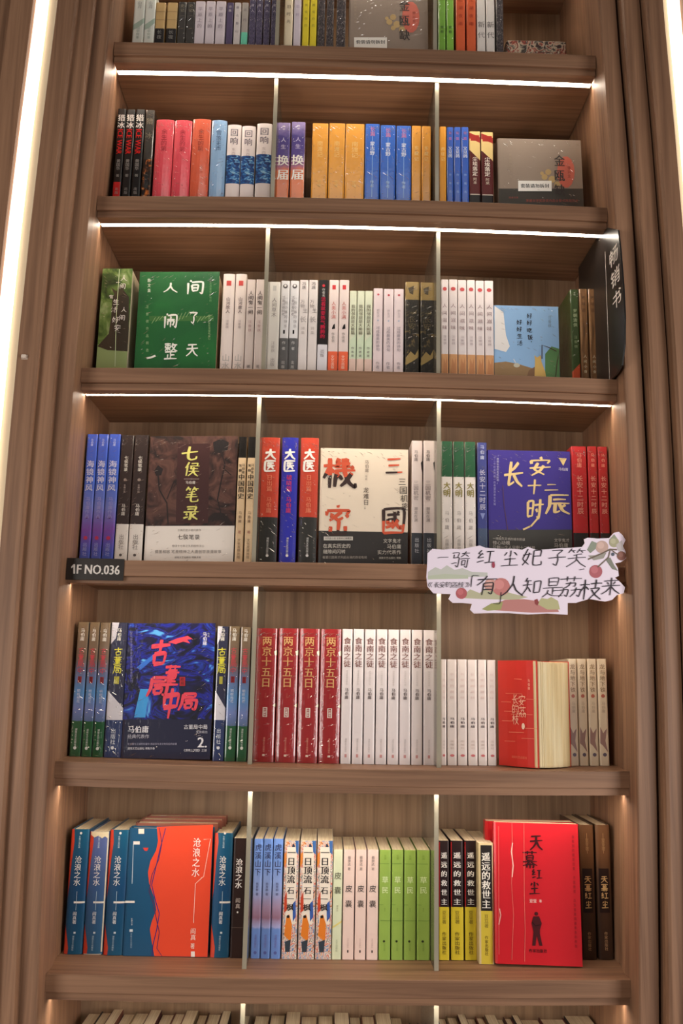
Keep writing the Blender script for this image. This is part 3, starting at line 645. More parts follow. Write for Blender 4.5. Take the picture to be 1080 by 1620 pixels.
spines('B', 'slim royal blue spine with white title', [(706.5, 717.5, 201), (718, 729.5, 201), (730, 742, 201)], [
    ('t', '长篇', 206, 224, (196, 110, 140), SM), ('t', '又见鸽', 232, 250, (226, 232, 240), dict(k=0.7)), ('t', '作者名', 270, 310, (120, 160, 220), TINY)], (26, 82, 180), 'wrap', bay='right')
spines('B', 'maroon and cream spine with white title', [(742.5, 760.5, 208), (761.5, 781, 209)], [
    ('p', [(-1, 205), (1, 205), (1, 254), (-1, 237)], (226, 196, 130)), ('r', -0.75, 0.8, 214, 223, (170, 40, 34)), ('p', [(-1, 210), (1, 217), (1, 226), (-1, 219)], (160, 40, 34)),
    ('t', '尘埃落定', 248, 279, (240, 228, 214), dict(k=0.72, bold=0.018)), ('t', '阿来', 281, 292, (220, 200, 180), TINY), ('b', 308, 9999, (30, 26, 26)), ('r', -0.9, 0.9, 307, 308.5, (210, 196, 180))], (84, 26, 26), bay='right')
def _bB(D):
    D.quad(789, 299, 925, 340, (56, 52, 46), 1); box_jar(D, 0, 0)
    D.quad(820, 286.5, 873, 303.5, (232, 226, 218), 5); D.htext('套装请勿拆封', 824, 869, 295, BLK, bold=0.02, layer=6)
    D.htext('历史文学', 805, 820, 314, (150, 60, 50), layer=3); D.htext('茅盾文学奖获奖作品全景式再现历史', 832, 915, 319, (150, 66, 54), layer=3)
_bb = faceout('B', 'grey-brown boxed set with a white sticker on the second shelf, right bay', [(787, 215), (919, 221), (925, 328), (789, 322)], _bB, (140, 122, 107), 'wrap', 0.05, name='boxed_book_set', cat='box')
lean_back(_bb)

# ================================================================== third shelf
TREE = art('green_meadow_print', [(0.30, (30, 52, 20)), (0.45, (66, 96, 36)), (0.55, (104, 132, 62)), (0.68, (170, 186, 130))], (34, 34, 26), 1.0, 5, 'wrap')
def _tree(D):
    D.quad(148, 425, 212, 600, TREE, 1); D.quad(148, 545, 210, 600, (150, 168, 108), 2)
    D.poly([(178, 470), (190, 452), (204, 470), (206, 520), (202, 556), (170, 554), (150, 548), (172, 528), (176, 500)], (58, 48, 34), 3)
    D.poly([(183, 470), (176, 455), (186, 462), (198, 448), (194, 466)], (70, 60, 38), 3)
    D.line([(189, 426), (184, 500), (182, 580)], 1.4, (190, 206, 160), 4)
    for ch, x, y, s in (('人', 196, 440, 12), ('间', 194, 453, 11), ('一', 187, 447, 8), ('生', 184, 478, 11), ('活', 181, 490, 11), ('有', 176, 470, 8), ('人', 196, 490, 10), ('间', 193, 503, 11), ('好', 183, 506, 12), ('安', 186, 519, 12)): D.hand(ch, x, y, s, WHT, width=0.10, layer=5)
faceout('C', 'boxed set printed with a tree on a green meadow, left end of third shelf', [(163, 425), (211, 425), (199, 581), (151, 581)], _tree, (58, 84, 34), 'wrap', 0.10, name='boxed_book_set', cat='box')
GREEN = art('deep_green_print', [(0.35, (22, 84, 40)), (0.62, (30, 104, 46)), (0.8, (66, 116, 54))], (9, 9, 9), 0.6, 3, 'wrap')
def _green(D):
    D.quad(206, 430, 356, 602, GREEN, 1)
    D.quad(236, 500, 338, 508, (62, 110, 52), 2)
    for i in range(16): D.line([(240+i*6, 512-((i*37) % 17)), (246+i*6, 502-((i*23) % 11))], 0.8, (150, 176, 120), 2)
    W_ = (240, 238, 226)
    for ch, x, y, s, sy in (('人', 270, 455, 27, 20), ('间', 309, 455, 32, 27), ('闹', 270, 508, 25, 28), ('了', 306, 503, 20, 24), ('整', 270, 556, 24, 32), ('天', 304, 553, 22, 26)): D.hand(ch, x, y, s, W_, sy, width=0.11, layer=4)
    D.line([(232, 567), (238, 566), (246, 563)], 3.4, W_, 4)
    D.vtext('散文集', 236, 440, 464, (226, 230, 210), size=6)
    D.vtext('汪曾祺作品精选', 233, 480, 560, (160, 190, 140), size=5, layer=3)
    D.vtext('生活是很好玩的', 333, 446, 478, (120, 160, 110), size=4, layer=3); D.vtext('愿你热爱生活保有童心', 331, 498, 538, (140, 176, 120), size=5, layer=3)
faceout('C', 'large green book with white brush title facing out, third shelf', [(222, 431), (349, 432), (339, 583), (211, 582)], _green, (26, 92, 44), 'wrap', 0.09, name='boxed_book_set', cat='book')
spines('C', 'white book with red seal and grey title', [(346.5, 366, 433), (366.5, 385, 433)], [
    ('r', -0.4, 0.4, 444, 452, (196, 74, 70)), ('t', '山河故人', 470, 496, (110, 92, 92), dict(k=0.55)), ('t', '汪曾祺', 506, 520, (150, 132, 130), TINY), ('t', '山水', 560, 585, (176, 170, 164), dict(k=0.7, bold=0))], (226, 210, 202), hard=True)
spines('C', 'slimmer white book with handwritten black title', [(385.5, 399.5, 442), (400, 414, 442)], [
    ('t', '人间有一间', 460, 498, (70, 58, 56), dict(k=0.8, brush=1, bw=0.1)), ('t', '汪曾祺', 506, 526, (170, 130, 130), TINY), ('t', '著', 576, 584, (120, 110, 110), TINY)], (220, 204, 198))
spines('C', 'white book with pale grey title', [(421, 439.5, 446)], [
    ('r', -0.3, 0.3, 452, 460, (200, 196, 190)), ('t', '人间草木', 471, 502, (160, 150, 146), dict(k=0.5)), ('t', '汪曾祺', 540, 558, (180, 170, 166), TINY), ('t', '出版', 566, 580, (170, 160, 156), TINY)], (228, 222, 214), bay='middle')
spines('C', 'white spine with charcoal lower part', [(440, 454.5, 444), (455, 469.5, 444)], [
    ('b', 535, 9999, (96, 94, 94)), ('d', 0, 453, 4.2, (90, 84, 84)), ('d', 0, 452, 2.2, (226, 220, 216)), ('t', '活着活着就老', 468, 500, (140, 132, 132), dict(k=0.4, u=-0.3, bold=0)), ('t', '一些小事的快乐', 468, 520, (140, 132, 132), dict(k=0.4, u=0.3, bold=0)),
    ('r', -0.2, 0.2, 522, 528, BLK), ('t', '作者', 538, 556, (210, 206, 202), TINY), ('t', '出版', 570, 584, (200, 196, 190), TINY)], (224, 220, 220), bay='middle')
spines('C', 'white spine with thin scattered grey title', [(470, 484.5, 443), (485, 500, 443)], [
    ('t', '冯唐', 446, 458, (110, 100, 100), dict(k=0.5)), ('T', '万物', 474, 488, (150, 140, 138), dict(k=0.7, u=-0.25, bold=-0.01)), ('t', '生', 486, 497, (160, 150, 146), dict(k=0.6, u=0.4, bold=-0.01)), ('t', '长', 500, 511, (150, 140, 138), dict(k=0.8, bold=-0.01)), ('t', '诗集', 516, 530, (176, 166, 162), TINY)], (222, 212, 208), bay='middle')
spines('C', 'black spine with red lettering and white foot', [(500.5, 517, 443)], [
    ('b', 545, 9999, (222, 218, 222)), ('d', 0, 452, 2.6, (200, 50, 60)), ('t', '作者名', 456, 470, (200, 196, 190), TINY), ('t', '活着就要热气腾腾的', 470, 536, (196, 30, 66), dict(k=0.85, bold=0.018)), ('t', '出版', 552, 566, (150, 140, 140), TINY)], (38, 34, 34), bay='middle')
spines('C', 'white spine with red title and orange foot', [(517.5, 533.5, 443), (534, 550, 443)], [
    ('b', 556, 9999, (232, 104, 70)), ('r', -0.35, 0.35, 451, 458, (200, 56, 60)), ('t', '人类小满', 477, 505, (196, 104, 96), dict(k=0.6, bold=-0.004)), ('p', [(-0.3, 520), (0.0, 514), (0.3, 512), (0.4, 520), (-0.2, 521)], BLK), ('t', '作者著', 526, 542, (150, 140, 136), TINY), ('t', '文艺出版', 562, 584, (250, 220, 200), TINY)], (228, 210, 204), bay='middle')
spines('C', 'short white-green spine with pink foot', [(551, 562.5, 460), (563, 575, 460), (575.5, 588, 460)], [
    ('b', 568, 9999, (226, 196, 182)), ('p', [(-1, 540), (1, 528), (1, 566), (-1, 566)], (206, 220, 190)), ('t', '我的邻居是大熊猫', 482, 530, (110, 104, 84), dict(k=0.6)), ('t', '作者著', 548, 566, (110, 104, 96), TINY)], (218, 222, 196), bay='middle')
spines('C', 'pinkish white spine with two-part pale title', [(589, 604.5, 456), (605.5, 621.5, 457), (622, 638, 457)], [
    ('d', 0, 466, 2, (190, 80, 90)), ('t', '把生活', 489, 502, (170, 156, 160), TINY), ('d', 0, 507, 1.5, (170, 180, 200)), ('t', '过成最美的诗句', 516, 556, (140, 130, 140), dict(k=0.5, bold=0)), ('t', '作者', 572, 584, (150, 140, 146), TINY)], (226, 208, 208), bay='middle')
DRAG = art('black_gold_dragon_print', [(0.40, (34, 31, 26)), (0.56, (48, 43, 34)), (0.66, (120, 100, 62))], (60, 60, 40), 1.6, 3, 'wrap')
spines('C', 'black spine with old gold top', [(640, 663, 446), (664.5, 687, 447)], [
    ('b', -9999, 9999, DRAG), ('b', -9999, 474, (150, 124, 72)), ('p', [(-0.6, 456), (0.2, 452), (0.1, 466), (-0.4, 464)], (70, 58, 36)), ('t', '长安', 500, 522, (90, 78, 54), dict(k=0.8)), ('p', [(-0.9, 566), (-0.2, 556), (0.4, 562), (0.9, 552), (0.8, 566), (0, 572), (-0.9, 578)], (156, 132, 80))], (36, 33, 28), 'wrap', bay='middle')
spines('C', 'white red-sealed spine with tan foot', [(697.5, 709.5, 442), (710, 724, 442), (724.5, 738.5, 443), (739, 752.5, 443), (753, 767, 444), (767.5, 782, 444)], [
    ('b', 560, 9999, (208, 156, 110)), ('p', [(-0.8, 600), (-0.3, 566), (0.2, 575), (0.6, 564), (0.8, 600)], (190, 132, 92)), ('d', 0, 457, 3.6, (198, 84, 84)), ('t', '人间滋味', 478, 524, (150, 124, 126), dict(k=0.66, bold=-0.004)), ('t', '汪曾祺', 530, 546, (176, 160, 164), TINY)], (228, 216, 214), bay='right')
def _eat(D):
    D.poly([(782, 484), (796, 494), (800, 530), (806, 548), (800, 557), (782, 552)], (232, 226, 222), 2)
    D.poly([(780, 574), (800, 572), (820, 576), (846, 584), (850, 600), (780, 600)], (150, 120, 84), 2)
    D.poly([(832, 600), (836, 586), (846, 580), (856, 600)], (128, 96, 70), 2)
    D.poly([(845, 600), (846, 570), (845, 562), (849, 566), (855, 562), (856, 572), (862, 588), (864, 600)], (214, 176, 100), 3)
    D.poly([(862, 600), (862, 560), (872, 548), (886, 552), (890, 600)], (86, 128, 76), 2)
    D.line([(857, 568), (857, 546), (868, 550), (880, 556)], 1.6, (70, 44, 36), 4); D.line([(878, 600), (881, 572), (887, 556)], 1.4, (70, 44, 36), 4)
    D.disc(817, 578, 5, (196, 190, 170), 3, ry=3.5)
    D.line([(812, 568), (815, 574)], 1, WHT, 4)
    BK = (44, 42, 46)
    for ch, x, y in (('好', 837, 500), ('好', 837, 511), ('吃', 837, 523), ('饭', 838, 534), ('好', 821, 510), ('好', 821, 521), ('生', 822, 532), ('活', 822, 543)): D.hand(ch, x, y, 9.5, BK, width=0.12, layer=5)
    D.disc(840, 541, 0.8, BK, 5); D.vtext('汪曾祺', 869, 500, 519, (110, 122, 140), size=6)
faceout('C', 'pale blue book with cat cover facing out, right bay of third shelf', [(780, 482), (883, 486), (885, 597), (782, 594)], _eat, (142, 180, 220), 'wrap', 0.03)
spines('C', 'dark green spine with orange foot beside the cat cover', [(905, 919, 458)], [
    ('t', '岁时', 462, 468, (200, 206, 180), TINY), ('t', '岁朝清供', 488, 518, (176, 190, 150), dict(k=0.5)), ('t', '汪曾祺', 530, 552, (150, 166, 120), TINY), ('p', [(-1, 588), (1, 574), (1, 640), (-1, 640)], (206, 84, 46))], (56, 76, 32), 'wrap', bay='right', depth=0.125)
spines('C', 'brown woven-look spine beside the black sign', [(919.5, 933, 457), (934, 947, 457)], [
    ('b', -9999, 9999, art('brown_grain_print', [(0.35, (96, 66, 38)), (0.55, (140, 98, 60)), (0.7, (176, 130, 86))], (120, 120, 12), 0.5, 3, 'wrap')), ('t', '老味道', 466, 496, (84, 54, 30), SM), ('t', '人间小食', 560, 592, (230, 214, 180), TINY)], (130, 92, 56), 'wrap', bay='right')
# black bestseller sign standing flat against the right-hand side panel
XS = edge_r(1.29)-0.0040
def yz(px, py): p = at_x(px, py, XS); return p.y, p.z
_zt = shelf_z('B', XS)-0.041; _zb = shelf_z('C', XS)+0.0006
_yf = [yz(*q) for q in ((977, 364), (981, 400), (985, 450), (987.5, 500), (987, 545), (983, 578), (976, 598))]
_prof = [(0.19, _zb), (0.19, _zt+0.012), (0.049, _zt+0.012), (0.0475, _zt-0.001)] + [(min(y, -0.002), min(max(z, _zb), _zt)) for y, z in _yf]
_prof = _prof[:4] + [(-0.002, _zt)] + _prof[4:] + [(-0.002, _zb)]
_seen = []
for q in _prof:
    if q not in _seen: _seen.append(q)
_prof = _seen
sg = obj('bestseller_sign', None, loc=(XS, 0, _zb)); tag(sg, 'black board sign with white vertical characters on the right side panel', 'sign')
_n = len(_prof); _V = [(0.0, y, z-_zb) for y, z in _prof] + [(0.0028, y, z-_zb) for y, z in _prof]
_T = [tuple(t) for t in tessellate_polygon([[Vector((y, z, 0)) for y, z in _prof]])]
obj('board', mesh('board', _V, _T + [tuple(_n+i for i in t[::-1]) for t in _T] + [(i, (i+1) % _n, _n+(i+1) % _n, _n+i) for i in range(_n)], mat((38, 34, 32), 'gloss')), sg)
_V, _F = [], []
for i, ch in enumerate('畅销书'):
    y_, z_ = yz(970.5+i*2.6, 405+i*34); g = glyph(ch, 0.005, 3); b = len(_V); yl = yz(963+i*2.6, 405+i*34)[0]; yr = yz(979+i*2.6, 405+i*34)[0]; s_y = abs(yl-yr)*0.98; s_z = abs(yz(970, 390+i*34)[1]-yz(970, 420+i*34)[1])
    _V += [(-0.0003, y_-x*s_y, z_+q*s_z-_zb) for x, q in g[0]]; _F += [tuple(b+k for k in f) for f in g[1]]
obj('sign_lettering', mesh('sign_lettering', _V, _F, mat((236, 226, 214))), sg)
_a, _c = yz(957, 398), yz(966, 597)
obj('white_rule', mesh('white_rule', [(-0.0003, _a[0]-0.0012, _a[1]-_zb), (-0.0003, _a[0]+0.0012, _a[1]-_zb), (-0.0003, _a[0]+0.0012, 0.001), (-0.0003, _a[0]-0.0012, 0.001)], [(0, 1, 2, 3)], mat((200, 192, 182))), sg)

# ================================================================== fourth shelf
BLUEV = grad('blue_violet_print', [(0.0, (60, 96, 190)), (0.16, (84, 84, 180)), (0.30, (126, 74, 166)), (0.5, (120, 130, 206)), (0.72, (70, 104, 206)), (1.0, (64, 92, 196))], 0.0, 0.215, 'wrap')
spines('D', 'blue-violet spine with silvery handwritten title', [(124, 141.5, 687), (142, 159, 687), (159.5, 178.5, 687)], [
    ('b', -9999, 9999, BLUEV), ('t', '马伯庸', 694, 706, (206, 210, 236), TINY), ('t', '海镜神风', 728, 778, (214, 214, 234), dict(k=0.72, bold=0.02)), ('t', '马伯庸作品', 786, 820, (170, 160, 214), TINY), ('d', 0, 819, 2, (90, 40, 120)), ('d', 0, 851, 3.4, (190, 50, 90)), ('t', '出版社', 858, 880, (170, 170, 220), TINY)], (70, 96, 190), 'wrap')
spines('D', 'black and brown spine with white wrapper', [(179.5, 200.5, 688), (201, 224, 688)], [
    ('b', 829, 9999, (224, 214, 204)), ('t', '七侯笔录', 721, 746, (228, 218, 206), dict(k=0.5, bold=0.01)), ('d', 0, 759, 2.6, (140, 120, 110)), ('t', '长篇小说', 766, 780, (170, 150, 140), TINY), ('t', '马伯庸', 797, 816, (220, 208, 196), dict(k=0.42)), ('t', '出版社', 845, 870, (140, 130, 124), TINY), ('d', 0, 878, 2.4, (90, 80, 76))], (46, 30, 26), 'wrap')
BROWN7 = art('ink_plum_print', [(0.36, (34, 22, 20)), (0.46, (66, 40, 34)), (0.60, (92, 60, 50)), (0.75, (74, 48, 40))], (22, 22, 22), 1.8, 3, 'wrap')
def _seven(D):
    D.quad(226, 690, 380, 832, BROWN7, 1); D.poly([(281, 702), (332, 702), (329, 828), (278, 828)], (60, 30, 28), 2)
    D.poly([(337, 700), (350, 694), (362, 700), (360, 712), (348, 717), (338, 712)], (30, 22, 22), 3)
    D.line([(350, 715), (356, 735), (350, 760), (344, 790), (350, 815)], 2.2, (36, 24, 22), 3); D.line([(352, 740), (366, 752)], 1.6, (36, 24, 22), 3)
    D.poly([(244, 745), (250, 736), (258, 742), (255, 752), (247, 753)], (32, 22, 22), 3); D.line([(250, 752), (252, 775), (264, 796), (266, 830)], 2.2, (34, 24, 22), 3); D.line([(264, 790), (276, 760)], 1.6, (34, 24, 22), 3)
    Yg = (216, 206, 112)
    for ch, x, y, sx, sy in (('七', 300, 718, 30, 28), ('侯', 304, 742, 26, 26), ('笔', 303, 783, 26, 28), ('录', 302, 812, 28, 26)): D.hand(ch, x, y, sx, Yg, sy, width=0.15, layer=5, thin=0.55, shear=0.12)
    D.htext('马伯庸', 294, 309, 763.5, (226, 214, 204), layer=5); D.line([(291, 758), (315, 758)], 0.6, (190, 170, 160), 4)
    W = 6
    D.htext('长篇历史小说代表作', 281, 318, 839, (130, 120, 112), layer=W); D.htext('七侯笔录', 281, 316, 850, (60, 50, 46), layer=W)
    D.htext('持续十七年之久的创作文心', 272, 323, 864, (120, 110, 104), layer=W); D.htext('儒墨相容 笔墨精神之大唐创世浪漫故事', 245, 350, 873, (120, 110, 104), layer=W)
    D.htext('湖南文艺出版社 博集天卷', 276, 318, 882, (90, 80, 76), layer=W)
faceout('D', 'dark brown book with gold brush title and white wrapper, fourth shelf', [(237, 693), (376, 695), (369, 890), (228, 888)], _seven, (58, 38, 33), 'wrap', 0.03, band=(830, (224, 214, 204), 'gloss'), hard=True)
spines('D', 'cream spine with black top and brush title', [(370, 383.5, 691), (385, 398, 691)], [
    ('b', -9999, 724, (34, 30, 28)), ('t', '马伯庸', 733, 750, (70, 60, 54), dict(k=0.38, u=0.35)), ('t', '笑翻', 733, 748, (70, 60, 54), dict(k=0.38, u=-0.4)), ('T', '中国简史', 750, 790, (44, 36, 34), dict(k=0.86, bold=0.02)), ('t', '马伯庸', 808, 828, (130, 100, 84), dict(k=0.4)), ('t', '著', 838, 846, (170, 110, 100), TINY), ('t', '文化发展出版', 852, 884, (140, 116, 100), TINY)], (226, 196, 158))
for lst, desc, topc, footc, sub in (([(407, 437, 692)], 'orange-red dark-footed spine left of the deep blue spine', (196, 64, 40), (44, 42, 38), (226, 130, 96)), ([(440, 467, 692)], 'deep blue spine between two orange-red dark-footed spines', (40, 42, 160), None, (196, 50, 90)), ([(470.5, 500, 692.5)], 'orange-red dark-footed spine right of the deep blue spine', (196, 64, 40), (44, 42, 38), (226, 130, 96))):
    sp = [('t', '大医', 709, 746, (240, 234, 226), dict(k=0.72, brush=1, bw=0.17)), ('t', '日出篇' if footc else '破晓篇', 751, 778, sub, dict(k=0.5, bold=0.01)), ('t', '马伯庸', 786, 812, sub, dict(k=0.4)), ('t', '湖南文艺出版社', 850, 878, (200, 196, 190), TINY), ('d', 0, 879, 2.4, (226, 220, 214))]
    if footc: sp.insert(0, ('b', 818, 9999, footc))
    spines('D', desc, lst, sp, topc, 'wrap', True, bay='middle', group='brush-titled hardcovers on the fourth shelf')
def _three(D):
    O, K = (204, 84, 54), (58, 40, 36)
    def two(ch, x, y, sx, sy, c1, c2, f):
        cx, cz = D.to(x, y); k = 0.00107
        for g in brush(ch, 0.125, 0.5, 0.7):
            for cc, sel in ((c1, True), (c2, False)):
                D.put([(cx+a*sx*k, cz+b*sy*k) for a, b in g[0]], [q for q in g[1] if (g[0][q[0]][1] > f) == sel], cc, 3)
    two('機', 536, 748, 58, 56, O, K, -0.05); two('三', 623, 737, 32, 36, O, K, -0.28); two('密', 534, 824, 46, 56, O, K, -0.28); two('國', 622, 824, 42, 48, K, O, 0.0)
    D.vtext('三国机密', 635, 756, 809, (44, 36, 34), size=14, bold=0.0, x1=642)
    D.vtext('马伯庸', 580, 728, 748, (110, 90, 84), size=7); D.vtext('作品', 579, 752, 760, (140, 120, 110), size=4); D.vtext('龙难日', 579, 771, 800, (60, 46, 42), size=10, bold=0.005); D.vtext('上册', 577, 801, 806, (70, 56, 52), size=4)
    C = (206, 198, 186)
    D.quad(512, 849, 558, 855, (196, 188, 178), 5); D.htext('大历史小说 全新修订典藏版', 514, 556, 852, (60, 56, 52), layer=6)
    D.htext('在真实历史的', 511, 554, 864, C, layer=6); D.htext('缝隙间闪转', 511, 546, 873, C, layer=6); D.htext('看罢三国英才风起云涌的跌宕格局', 510, 580, 882, (170, 160, 150), layer=6)
    D.htext('文字鬼才', 606, 634, 856, C, layer=6); D.htext('马伯庸', 612, 634, 865, C, layer=6); D.htext('实力代表作', 597, 634, 874, C, layer=6); D.htext('湖南文艺出版社 博集', 599, 634, 883, C, layer=6)
faceout('D', 'cream book with red-black brush title facing out, fourth shelf middle bay', [(509, 709), (644, 711), (646, 892), (501, 890)], _three, (230, 212, 190), 'wrap', 0.03, band=(841, (50, 46, 44), 'wrap'))
spines('D', 'white spine with slate-grey foot', [(650, 668, 697), (669, 688, 697)], [
    ('b', 843, 9999, (62, 64, 70)), ('t', '马伯庸', 712, 730, (120, 108, 108), dict(k=0.4, u=-0.2)), ('p', [(0.7, 732), (1, 728), (1, 748), (0.8, 742)], (40, 34, 34)), ('t', '三国机密', 760, 792, (150, 134, 132), dict(k=0.55, u=-0.2)), ('t', '潜龙在渊', 802, 826, (150, 138, 136), dict(k=0.4, u=-0.2)), ('t', '出版社', 850, 876, (200, 200, 204), TINY)], (222, 206, 200), bay='middle')
spines('D', 'white book with dark green top', [(698, 716, 698), (717, 735, 698.5), (736, 753.5, 699)], [
    ('b', -9999, 754, (34, 84, 52)), ('t', '大明', 762, 786, (150, 136, 80), dict(k=0.8, brush=1, bw=0.14)), ('t', '马伯庸', 806, 840, (160, 150, 146), TINY), ('t', '出版社', 852, 870, (150, 140, 136), TINY)], (226, 216, 208), 'wrap', bay='right')
spines('D', 'indigo spine with white title and slate foot', [(756, 772, 700)], [
    ('b', 836, 9999, (70, 84, 110)), ('t', '马伯庸', 703, 728, (196, 200, 224), dict(k=0.45)), ('t', '长安十二时辰', 742, 808, (206, 204, 220), dict(k=0.66, bold=-0.002)), ('p', [(-0.5, 812), (0.5, 812), (0, 822)], (130, 140, 190))], (58, 64, 128), 'wrap', bay='right')
def _chang(D):
    D.quad(770, 838, 912, 900, (62, 60, 56), 1)
    G = (226, 196, 136)
    for ch, x, y, sx, sy in (('长', 812, 750, 36, 48), ('安', 854, 738, 40, 34), ('十', 845, 770, 26, 28), ('二', 872, 771, 26, 22), ('时', 846, 805, 32, 40), ('辰', 882, 797, 44, 38)): D.hand(ch, x, y, sx, G, sy, width=0.13, layer=5, thin=0.6, shear=0.08)
    D.line([(852, 818), (840, 832), (827, 838)], 3, G, 5)
    D.poly([(883, 724.5), (896, 725.5), (890.5, 737)], G, 4); D.htext('马伯庸', 883, 898, 742, (210, 204, 220), layer=5, y1=743)
    D.vtext('「唐朝长安的危机时刻」', 787, 720, 766, (190, 184, 214), size=4, layer=4); D.vtext('十二个时辰内唯一的希望拯救长安城', 782, 722, 800, (150, 144, 196), size=4, layer=4)
    D.line([(795, 768), (797, 800), (803, 840)], 1.2, (90, 60, 90), 3)
    C = (190, 184, 176)
    D.htext('一场毁天灭地的城市阴谋', 779, 830, 852, C, layer=6, y1=854); D.htext('惊心动魄', 779, 806, 859, C, layer=6); D.htext('只剩一个人只剩十二时辰', 779, 846, 866, C, layer=6, y1=867); D.htext('文字鬼才', 876, 900, 855, C, layer=6); D.htext('马伯庸', 876, 898, 863, C, layer=6)
faceout('D', 'violet-blue book with gold brush title facing out, fourth shelf', [(771, 711), (901, 715), (906, 896), (773, 894)], _chang, (58, 44, 132), 'wrap', 0.03, hard=True)
_rd = [('b', 843, 9999, (36, 32, 32)), ('t', '马伯庸', 716, 740, (236, 150, 130), dict(k=0.4)), ('t', '长安十二时辰', 752, 814, (236, 170, 150), dict(k=0.6, bold=-0.004))]
spines('D', 'thick red shrink-wrapped spine with black foot', [(908, 933, 706)], _rd, (186, 36, 40), 'wrap', bay='right')
spines('D', 'red spine with black foot', [(934.5, 950, 706), (951, 967, 706.5)], _rd, (180, 34, 38), 'wrap', bay='right')
# shelf number plate
_p = at(106, 886, -0.001); _q = at(195, 918, -0.001); _zp = shelf_z('D', _p.x)+0.0025
pl = obj('shelf_number_plate', None, loc=(_p.x, -0.0005, _zp-0.0370)); tag(pl, 'black plate with white shelf number on the fourth shelf edge', 'sign')
MB().add(box_vf(0, _q.x-_p.x, -0.0015, 0, 0, 0.037, 0.0004), mat((44, 37, 33), 'gloss')).build('plate', pl)
D = Dec(lambda px, py: (at(px, py, -0.002).x-_p.x, at(px, py, -0.002).z-(_zp-0.037)), lambda x: -0.0016)
D.htext('F NO.036', 122, 189, 900, (222, 212, 204), bold=0.03, layer=2, h=21, y1=901.5)
D.poly([(116.4, 892.6), (119.0, 892.6), (119.0, 907.6), (116.0, 907.6), (116.0, 896.9), (112.8, 899.2), (112.8, 896.4)], (222, 212, 204), 2); D.build('number_lettering', pl)

# ================================================================== hand-lettered paper cut-out hung on the fourth shelf
def zz(x, y): return 670+x/3.273, 610+y/3.273
_out = [(20, 868), (45, 845), (100, 850), (150, 845), (190, 848), (240, 838), (290, 828), (320, 840), (350, 842), (400, 845), (470, 845), (510, 850), (540, 835), (580, 850), (640, 848), (700, 842), (760, 840), (820, 835), (835, 815), (830, 795), (850, 788), (900, 792), (960, 790), (985, 762), (1010, 757), (1030, 775), (1045, 800), (1030, 830), (1045, 860), (1048, 895), (1020, 915), (990, 920), (1005, 945), (1010, 985), (990, 995), (1020, 1020), (1042, 1045), (1035, 1075), (1000, 1085), (975, 1110), (940, 1118), (900, 1112), (860, 1105), (820, 1115), (790, 1125), (745, 1125), (745, 1187), (640, 1180), (540, 1185), (440, 1178), (340, 1178), (260, 1180), (240, 1160), (250, 1130), (200, 1125), (150, 1125), (128, 1105), (140, 1080), (90, 1078), (50, 1075), (20, 1040), (14, 990), (18, 930)]
YSG = -0.0220
_o = at(*zz(530, 985), YSG); _P = [(at(*zz(*q), YSG).x-_o.x, at(*zz(*q), YSG).z-_o.z) for q in _out]
sign = obj('paper_sign', None, loc=(_o.x, YSG, _o.z)); tag(sign, 'white cloud-shaped paper sign with handwritten characters and painted lychees', 'sign')
_n = len(_P); _T = [tuple(t) for t in tessellate_polygon([[Vector((a, b, 0)) for a, b in _P]])]
_V = [(a, 0.0, b) for a, b in _P] + [(a, 0.0028, b) for a, b in _P]
obj('paper_board', mesh('paper_board', _V, _T + [tuple(_n+i for i in t[::-1]) for t in _T] + [(i, (i+1) % _n, _n+(i+1) % _n, _n+i) for i in range(_n)], mat((248, 232, 246))), sign)
D = Dec(lambda a, b: (at(*zz(a, b), YSG).x-_o.x, at(*zz(a, b), YSG).z-_o.z))
S = 3.273
D.poly([(22, 965), (60, 940), (90, 952), (120, 930), (160, 955), (200, 945), (250, 965), (330, 968), (330, 990), (22, 995)], (206, 204, 196), 1)
D.poly([(22, 985), (110, 975), (230, 982), (230, 1000), (22, 1004)], (196, 200, 178), 1)
D.poly([(190, 1100), (240, 1055), (290, 1075), (330, 1040), (400, 1060), (470, 1080), (540, 1095), (480, 1110), (300, 1105)], (196, 190, 158), 1)
D.poly([(300, 1158), (370, 1130), (420, 1110), (520, 1106), (600, 1118), (690, 1150), (700, 1172), (560, 1176), (430, 1168)], (198, 134, 128), 2)
D.poly([(300, 1158), (350, 1128), (410, 1120), (400, 1160), (330, 1166)], (170, 168, 110), 3)
D.poly([(585, 1130), (610, 1100), (640, 1105), (660, 1095), (695, 1115), (705, 1160), (640, 1160)], (192, 186, 140), 2)
D.poly([(572, 1110), (588, 1104), (596, 1124), (588, 1140), (575, 1130)], (150, 70, 70), 3)
for x, y, r, c in ((400, 1042, 46, (206, 130, 126)), (345, 1032, 32, (214, 160, 150)), (195, 1076, 29, (190, 100, 104)), (890, 963, 34, (186, 104, 112)), (922, 836, 33, (206, 172, 160)), (985, 812, 26, (178, 172, 140)), (1023, 882, 24, (140, 92, 80))):
    D.disc(x, y, r, c, 3, n=18)
    D.disc(x-r*0.2, y-r*0.25, r*0.55, tuple(min(255, k+18) for k in c), 4, n=14)
for pts, c in (([(845, 850), (870, 805), (895, 815), (890, 845), (862, 868)], (150, 156, 140)), ([(850, 880), (900, 878), (945, 865), (930, 895), (880, 905)], (166, 160, 150)), ([(940, 900), (965, 890), (985, 930), (1005, 960), (975, 950)], (140, 140, 128)), ([(995, 825), (1025, 800), (1035, 850), (1010, 862)], (200, 190, 190)), ([(958, 800), (985, 770), (1000, 790), (975, 800)], (160, 164, 140))): D.poly(pts, c, 3)
